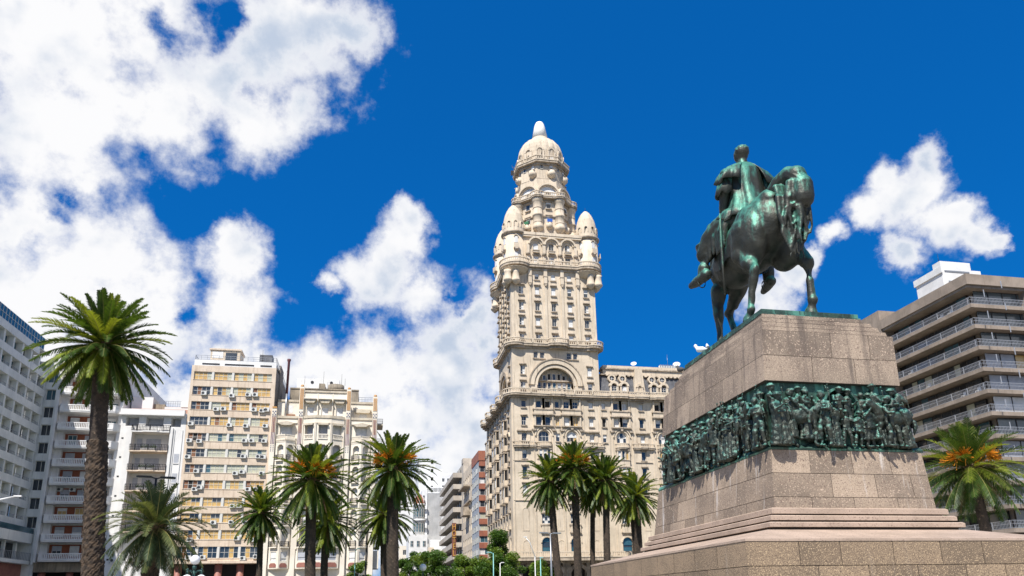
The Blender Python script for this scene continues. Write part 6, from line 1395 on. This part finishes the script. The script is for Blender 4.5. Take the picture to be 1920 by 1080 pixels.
def crown_mesh(seed, nf=95, L_=3.6, low=-1.0, dead=14, fruit=0, lw=.05, leaf=.55, per=3, sparse=False):
    r = random.Random(seed); g1 = MB()
    for i in range(nf):
        t = (i+.5)/nf; el = math.radians(86-(86-low)*t**1.0)+r.uniform(-.09, .09); az = i*2.39996+r.uniform(-.2, .2)
        droop = .55+.45*t+r.uniform(-.12, .15)
        ln = L_*(.72+.28*min(1, t*2.6))*r.uniform(.9, 1.05)
        if sparse: droop += r.uniform(0, .8); ln *= r.uniform(.8, 1.05)
        frond(g1, r, el, az, ln, droop, 1.0, m_frondy if r.random() < .28 else m_frond, lw=lw, leaf=leaf, per=per)
    g2 = MB()
    for i in range(dead):
        frond(g2, r, r.uniform(-1.25, -.8), r.uniform(0, 2*PI), L_*r.uniform(.55, .85), .8, .6, m_frondd, n=9, per=3, leaf=leaf)
    g3 = MB()
    for c in range(fruit):
        az = 2*PI*c/fruit+r.uniform(-.3, .3); rr0 = 1.25; bx, by, bz = rr0*math.cos(az), rr0*math.sin(az), .75+r.uniform(-.2, .35)
        for k in range(70):
            v = Vector((math.cos(az)*.6+r.gauss(0, .42), math.sin(az)*.6+r.gauss(0, .42), .35+r.gauss(0, .45))).normalized(); ll = r.uniform(.5, .95)
            w = v.cross(Vector((0, 0, 1))).normalized()*.025; e = Vector((bx, by, bz)); q = e+v*ll+Vector((0, 0, -.1))
            g3.face([e-w, q-w, q+w, e+w], m_fruit); w2 = Vector((0, 0, .03)); g3.face([e-w2, q-w2, q+w2, e+w2], m_fruit)
        g3.tube([(0, 0, .1, .07), (bx*.5, by*.5, .4, .06), (bx, by, bz, .04)], m_fruit, 5)
    g4 = MB()     # bulb of old leaf bases under the crown
    for i in range(90):
        az = i*2.39996; z = -1.15+1.2*i/90; rad = .48+.14*math.sin((z+1.15)/1.2*PI)
        a = Vector((rad*math.cos(az), rad*math.sin(az), z)); o = Vector((math.cos(az), math.sin(az), .9)).normalized(); s_ = Vector((-math.sin(az), math.cos(az), 0))*.10
        g4.face([a-s_, a+s_, a+o*.34+s_*.5, a+o*.34-s_*.5], m_boot); g4.face([a-s_, a-o*.1+Vector((0, 0, -.1)), a+o*.3-s_*.5], m_boot)
    g4.lathe(0, 0, [(.36, -1.5), (.46, -1.1), (.58, -.5), (.5, 0), (.3, .3), (.05, .5)], 14, m_boot)
    out = []
    for g_, nm in ((g1, 'fronds'), (g2, 'dead_fronds'), (g3, 'fruit_stalks'), (g4, 'leaf_bases')):
        if not g_.f: out.append((None, nm)); continue
        o = g_.build(nm); me = o.data; bpy.data.objects.remove(o); out.append((me, nm))
    return out
def trunk(parent, base, top, r0, r1, rough_z=None, material=None, n=28, ring=.16):
    """trunk of diamond leaf scars; base and top are world points"""
    b = MB(); B0, T0 = Vector(base), Vector(top); H = (T0-B0).length; rows = int(H/ring*2); rr_ = random.Random(int(base[0]*10)); mt = material or m_trunk; R = []
    bend = Vector((rr_.uniform(-.15, .15), rr_.uniform(-.15, .15), 0))
    for i in range(rows+1):
        t = i/rows; c = B0.lerp(T0, t)+bend*math.sin(PI*t); rad = r0+(r1-r0)*t+.12*math.exp(-t*H/.6); z = t*H; row = []
        up_ = 1.0
        if rough_z and rough_z[0] < z < rough_z[1]: up_ = 1.0
        for k in range(n):
            a = 2*PI*k/n; dia = abs(((i % 4)/4.0+(k % 4)/4.0) % 1-.5)*2; q = rad*(1+.055*dia+.035*noise.noise(Vector((a*3, z*2.5, base[0]))))
            if rough_z and rough_z[0] < z < rough_z[1]: q += .10+.10*noise.noise(Vector((a*4, z*3.2, 5)))+.03*math.sin(a*9+z*14)
            row.append((c.x+q*math.cos(a+i*.05), c.y+q*math.sin(a+i*.05), c.z))
        R.append(row)
    for j, (a_, b_) in enumerate(zip(R, R[1:])):
        m_ = m_trunkr if (rough_z and j/rows*H > rough_z[0]*.0 and j/rows*H < rough_z[1]) else mt
        for k in range(n): b.face([a_[k], a_[(k+1) % n], b_[(k+1) % n], b_[k]], m_)
    return b.build('trunk', parent)
CR = {'a': crown_mesh(1, 110, 4.3, -60, 14, 0, lw=.085, per=4), 'b': crown_mesh(2, 106, 4.3, -62, 16, 7, lw=.085, per=4), 'c': crown_mesh(3, 102, 4.3, -64, 26, 0, lw=.085, per=4),
      'big': crown_mesh(4, 135, 4.5, -58, 14, 0, lw=.07, leaf=.6, per=5), 'f': crown_mesh(6, 76, 4.5, -60, 20, 7, lw=.06, leaf=.85, per=4)}
def palm(name, label, base, top, kind, scale, r0, r1, rz, group, rough=None):
    t_ = thing(name, label, 'palm tree', (base[0], base[1], 0), group)
    top = Vector(top); trunk(t_, (base[0], base[1], -.05), top-Vector((0, 0, 1.0*scale)), r0, r1, rough)
    for me, nm in CR[kind]:
        if me: inst(me, nm, t_, top, rz, (scale, scale, scale))
    return t_
GP = 'tall date palms standing round the plaza'
palm('date_palm', 'huge dark palm with a thick scarred trunk in front of the red walled block', (-16.6, 52.4), (-17.95, 52.04, 18.9), 'big', 1.0, .53, .50, .3, GP, (0, 12.4))
palm('date_palm', 'small slender palm in front of the office block', (-12.2, 94.7), (-12.6, 94.7, 12.5), 'c', 1.0, .36, .33, 1.0, GP)
palm('date_palm', 'broad palm with orange fruit in front of the art deco block', (-5.1, 78.3), (-5.67, 78.3, 14.0), 'b', 1.2, .52, .50, 2.0, GP)
palm('date_palm', 'short dark palm half hidden behind the orange fruited one', (-4.3, 88.8), (-4.57, 88.8, 10.9), 'a', 1.0, .42, .38, 3.2, GP)
palm('date_palm', 'full palm between the art deco block and the avenue', (3.1, 80), (2.65, 80, 15.6), 'b', 1.2, .62, .58, 4.4, GP)
palm('date_palm', 'lower greyish palm showing behind the full palm by the avenue', (2.5, 90.8), (2.1, 90.8, 11.9), 'c', 1.02, .50, .46, 5.0, GP)
palm('date_palm', 'leftmost palm before the palace, its crown tucked into the tallest one', (25.5, 97.4), (24.4, 97.6, 17.3), 'c', 1.12, .50, .44, .7, GP)
palm('date_palm', 'tallest palm before the palace with pale orange stalks', (27.5, 96.7), (27.5, 96.7, 19.0), 'b', 1.17, .52, .46, 1.9, GP)
palm('date_palm', 'palm with shaggy dry skirt right of the tallest one before the palace', (31.4, 96.4), (31.75, 96.2, 17.2), 'c', 1.12, .46, .42, 3.9, GP)
palm('date_palm', 'thin trunked palm behind the shaggy one before the palace', (30.4, 99.8), (31.0, 99.8, 16.6), 'a', .95, .34, .32, 5.3, GP)
palm('date_palm', 'rightmost palm before the palace, beside the pedestal', (41.3, 111.2), (41.3, 111.2, 17.2), 'a', 1.22, .68, .80, 2.9, GP)
palm('date_palm', 'bright green palm with big orange fruit clusters in front of the terrace block', (47.9, 50.4), (47.2, 50.5, 11.3), 'f', 1.06, .42, .36, 4.0, GP)
palm('feather_palm', 'bushy low grey green feather palm before the white block', (-12.1, 47.7), (-12.3, 47.6, 5.7), 'f2' if 'f2' in CR else 'a', .82, .34, .34, .5, None) if False else None
CR['g'] = None
m_fg = leafmat('grey_green_frond', (.05, .075, .03), (.03, .05, .018), trans=.2)
_o1, _o2 = m_frond, m_frondy; m_frond = m_fg; m_frondy = leafmat('pale_frond', (.11, .13, .045), (.06, .085, .025))
CR['g'] = crown_mesh(9, 90, 4.3, -58, 16, 0, lw=.06, leaf=.72, per=4, sparse=True)
m_frond, m_frondy = _o1, _o2
fp = thing('feather_palm', 'bushy low grey green feather palm before the white block', 'palm tree', (-12.1, 47.7, 0))
trunk(fp, (-12.1, 47.7, -.05), (-12.25, 47.6, 5.0), .36, .34, (0, 5))
for me, nm in CR['g']:
    if me: inst(me, nm, fp, (-12.3, 47.6, 6.2), .4, (.84, .84, .84))
# ================================================================ broadleaf trees
m_leaf = leafmat('plane_leaf', (.045, .10, .013), (.07, .135, .016), scale=1.2, trans=.3)
m_leafy = leafmat('plane_leaf_light', (.15, .22, .03), (.085, .145, .018), scale=1.2, trans=.3)
m_bark = mat('tree_bark', (.14, .11, .08), (.08, .065, .05), scale=2, rough=.95, bump=.6, bscale=12)
def tree(label, x, y, h, w, seed, light=False, slim=False):
    r = random.Random(seed); t_ = thing('street_tree', label, 'tree', (x, y, 0), 'leafy trees at the mouth of the avenue')
    b = MB(); b.tube([(x, y, -.05, .28), (x+.1, y, h*.25, .2), (x, y+.1, h*.5, .13), (x+.1, y, h*.8, .05)], m_bark, 8)
    cl = []
    for i in range(44 if not slim else 64):
        zt = r.uniform(.22, .97); prof = math.sin(PI*min(1, (zt-.15)/.95))**.7 if not slim else min(1, (1.08-zt)*1.7)
        a, q = r.uniform(0, 2*PI), w/2*prof*r.uniform(.2, .95); c = Vector((x+q*math.cos(a), y+q*math.sin(a), h*zt)); cl.append((c, w*r.uniform(.10, .19)*(.8 if slim else 1)))
        b.tube([(x, y, h*max(.2, zt-.25), .08), (c.x, c.y, c.z, .02)], m_bark, 5)
    b.build('trunk', t_)
    g_ = MB()
    for c, rad in cl:
        n = int(300*(rad/1.0)**1.5)+120; ml = m_leafy if (r.random() < (.6 if light else .25)) else m_leaf
        for k in range(n):
            v = Vector((r.gauss(0, 1), r.gauss(0, 1), r.gauss(0, 1))).normalized()*rad*(r.random()**.4); p = c+Vector((v.x, v.y, v.z*.8))
            s = r.uniform(.10, .20); a = Vector((r.gauss(0, 1), r.gauss(0, 1), r.gauss(0, .5))).normalized(); bb_ = a.cross(Vector((r.gauss(0, 1), r.gauss(0, 1), r.gauss(0, 1))).normalized())
            g_.face([p-a*s, p+bb_*s*.6, p+a*s, p-bb_*s*.6], ml)
    g_.build('crown', t_)
tree('dark leafy tree beside the art deco block at the avenue', 7.0, 118, 9.2, 5.5, 1)
tree('dense green tree just right of the full palm trunk', 9.2, 104, 8.4, 6.5, 2)
tree('pale yellowish green tree in the middle of the avenue mouth', 15.2, 112, 8.3, 7.0, 3, True)
tree('tall bright green tree against the palace side', 20.4, 116, 12.2, 8.5, 14, slim=True)
tree('wide low green tree at the foot of the tall bright one', 20.8, 114, 8.4, 7.5, 5)
tree('yellow green tree top in front of the palace arcade', 24.6, 104, 7.0, 5.0, 6, True)
tree('sparse young tree in front of the art deco block', -1.2, 104, 7.2, 4.0, 7, True)
# ================================================================ lamps
m_green = mat('green_iron', (.03, .075, .065), rough=.45, metal=.3)
m_globe = mat('opal_globe', (.82, .82, .80), rough=.35)
m_teal = mat('turquoise_pole', (.22, .50, .48), rough=.4)
def post(name, label, x, y, h, r, ma, group=None):
    t_ = thing(name, label, 'street lamp', (x, y, 0), group); b = MB(); b.lathe(x, y, [(r*2.4, -.02), (r*2.4, .3), (r*1.4, .5), (r*1.2, h*.5), (r*.8, h)], 12, ma); b.build('pole', t_); return t_
gl = post('globe_lamp', 'green iron lamp with four arms of round white globes before the office block', -9.17, 44.05, 3.55, .09, m_green)
b = MB(); b.lathe(-9.17, 44.05, [(.09, 3.55), (.12, 3.75), (.07, 3.8)], 10, m_green); b.build('finial', gl)
b = MB(); b.ball((-9.17, 44.05, 4.1), .26, m_globe, 18, 12); b.build('globe', gl)
for k in range(4):
    a = PI/4+PI/2*k+.3; c, s_ = math.cos(a), math.sin(a); b = MB(); b.tube([(-9.17, 44.05, 3.3, .035), (-9.17+.25*c, 44.05+.25*s_, 3.52, .035), (-9.17+.5*c, 44.05+.5*s_, 3.5, .035), (-9.17+.5*c, 44.05+.5*s_, 3.32, .06)], m_green, 8); b.ball((-9.17+.5*c, 44.05+.5*s_, 3.58), .05, m_green, 8, 5)
    o = b.build('arm', gl); q = MB(); q.ball((-9.17+.5*c, 44.05+.5*s_, 3.06), .24, m_globe, 18, 12); q.build('globe', o)
g2 = post('globe_lamp', 'single white globe lamp among the street trees', 6.66, 89.7, 5.35, .08, m_green)
b = MB(); b.ball((6.66, 89.7, 5.65), .42, m_globe, 16, 10); b.build('globe', g2)
def flatlamp(label, x, y, h, ma=m_iron, w=.95):
    t_ = post('street_lamp', label, x, y, h, .09, ma, 'tall pole lamps round the plaza')
    for s in (-1, 1):
        b = MB(); b.tube([(x, y, h-.05, .05), (x+s*w*.4, y+s*.1, h+.06, .05)], ma, 6); b.prism([(x+s*w*.3, y-.12+s*.1), (x+s*w*1.2, y-.2+s*.2), (x+s*w*1.35, y+s*.3), (x+s*w*1.2, y+.25+s*.3), (x+s*w*.3, y+.16+s*.1)], h+.0, h+.12, ma); b.build('lamp_head', t_)
flatlamp('dark twin headed pole lamp in front of the white block', -15.3, 58.0, 10.8)
flatlamp('dark twin headed pole lamp in front of the art deco block', .05, 90.0, 9.7, w=.8)
flatlamp('grey twin headed pole lamp in front of the palace', 19.2, 77.6, 8.5, m_metal)
def arm(label, x, y, h, dx, dz, ma, bend=None):
    t_ = post('street_lamp', label, x, y, h, .055, ma, 'tall pole lamps round the plaza'); b = MB()
    b.tube([(x, y, h-.1, .045), (x+dx*.5, y, h+dz*.7, .05), (x+dx, y, h+dz, .04)], ma, 8); b.box(x+dx-.2, x+dx+.2, y-.07, y+.07, h+dz-.05, h+dz+.03, ma); b.build('lamp_head', t_)
arm('pale curved arm lamp before the grid block', -21.5, 46.1, 6.9, 2.2, .9, m_wht)
arm('white slanting arm lamp before the palace corner', 17.6, 78.2, 6.2, -1.0, 2.0, m_wht)
arm('turquoise pole lamp before the art deco block', -1.2, 90.0, 7.7, .4, .2, m_teal)
arm('thin turquoise pole lamp beside the tall bright tree', 14.9, 88.7, 7.2, -.6, .1, m_teal)
arm('second pale pole near the palace balcony', 15.7, 88.7, 6.0, .3, .1, m_wht)
arm('turquoise pole before the palace arcade', 20.4, 87.7, 6.5, .1, .1, m_teal)
# ================================================================ birds on the plinth edge
def bird(label, x, y, z, rz, ma, s=1.0):
    b = MB(); chain(b, [(-.16, 0, .06, .035), (-.05, 0, .09, .085), (.07, 0, .12, .085), (.15, 0, .2, .045), (.18, 0, .26, .05)], ma, 10); b.tube([(.22, 0, .26, .015), (.28, 0, .25, .004)], m_tileo, 5)
    b.tube([(-.15, 0, .07, .04), (-.34, 0, .04, .02)], ma, 6); b.tube([(.02, -.03, .03, .008), (.02, -.03, -.06, .008)], m_tileo, 4); b.tube([(.02, .03, .03, .008), (.02, .03, -.06, .008)], m_tileo, 4)
    me = remesh(b, .02, 1, 'bird'); o = bpy.data.objects.new('bird', me); COL.objects.link(o); o.location = (x, y, z+.07*s); o.rotation_euler = (0, 0, rz); o.scale = (s, s, s); tag(o, label, 'bird', 'birds resting on the pedestal edge')
m_birdw = mat('white_plumage', (.75, .74, .72), rough=.8); m_birdd = mat('grey_plumage', (.07, .065, .06), rough=.8)
bird('white gull sitting on the bronze plinth edge behind the horse forefeet', 11.30, 22.9, 9.80, 2.0, m_birdw, 1.25)
bird('second white gull just ahead of the first on the plinth edge', 11.28, 22.35, 9.80, 1.2, m_birdw, .75)
bird('dark pigeon on the far stepped end of the pedestal', 11.25, 24.6, 9.62, 1.7, m_birdd, 1.1)
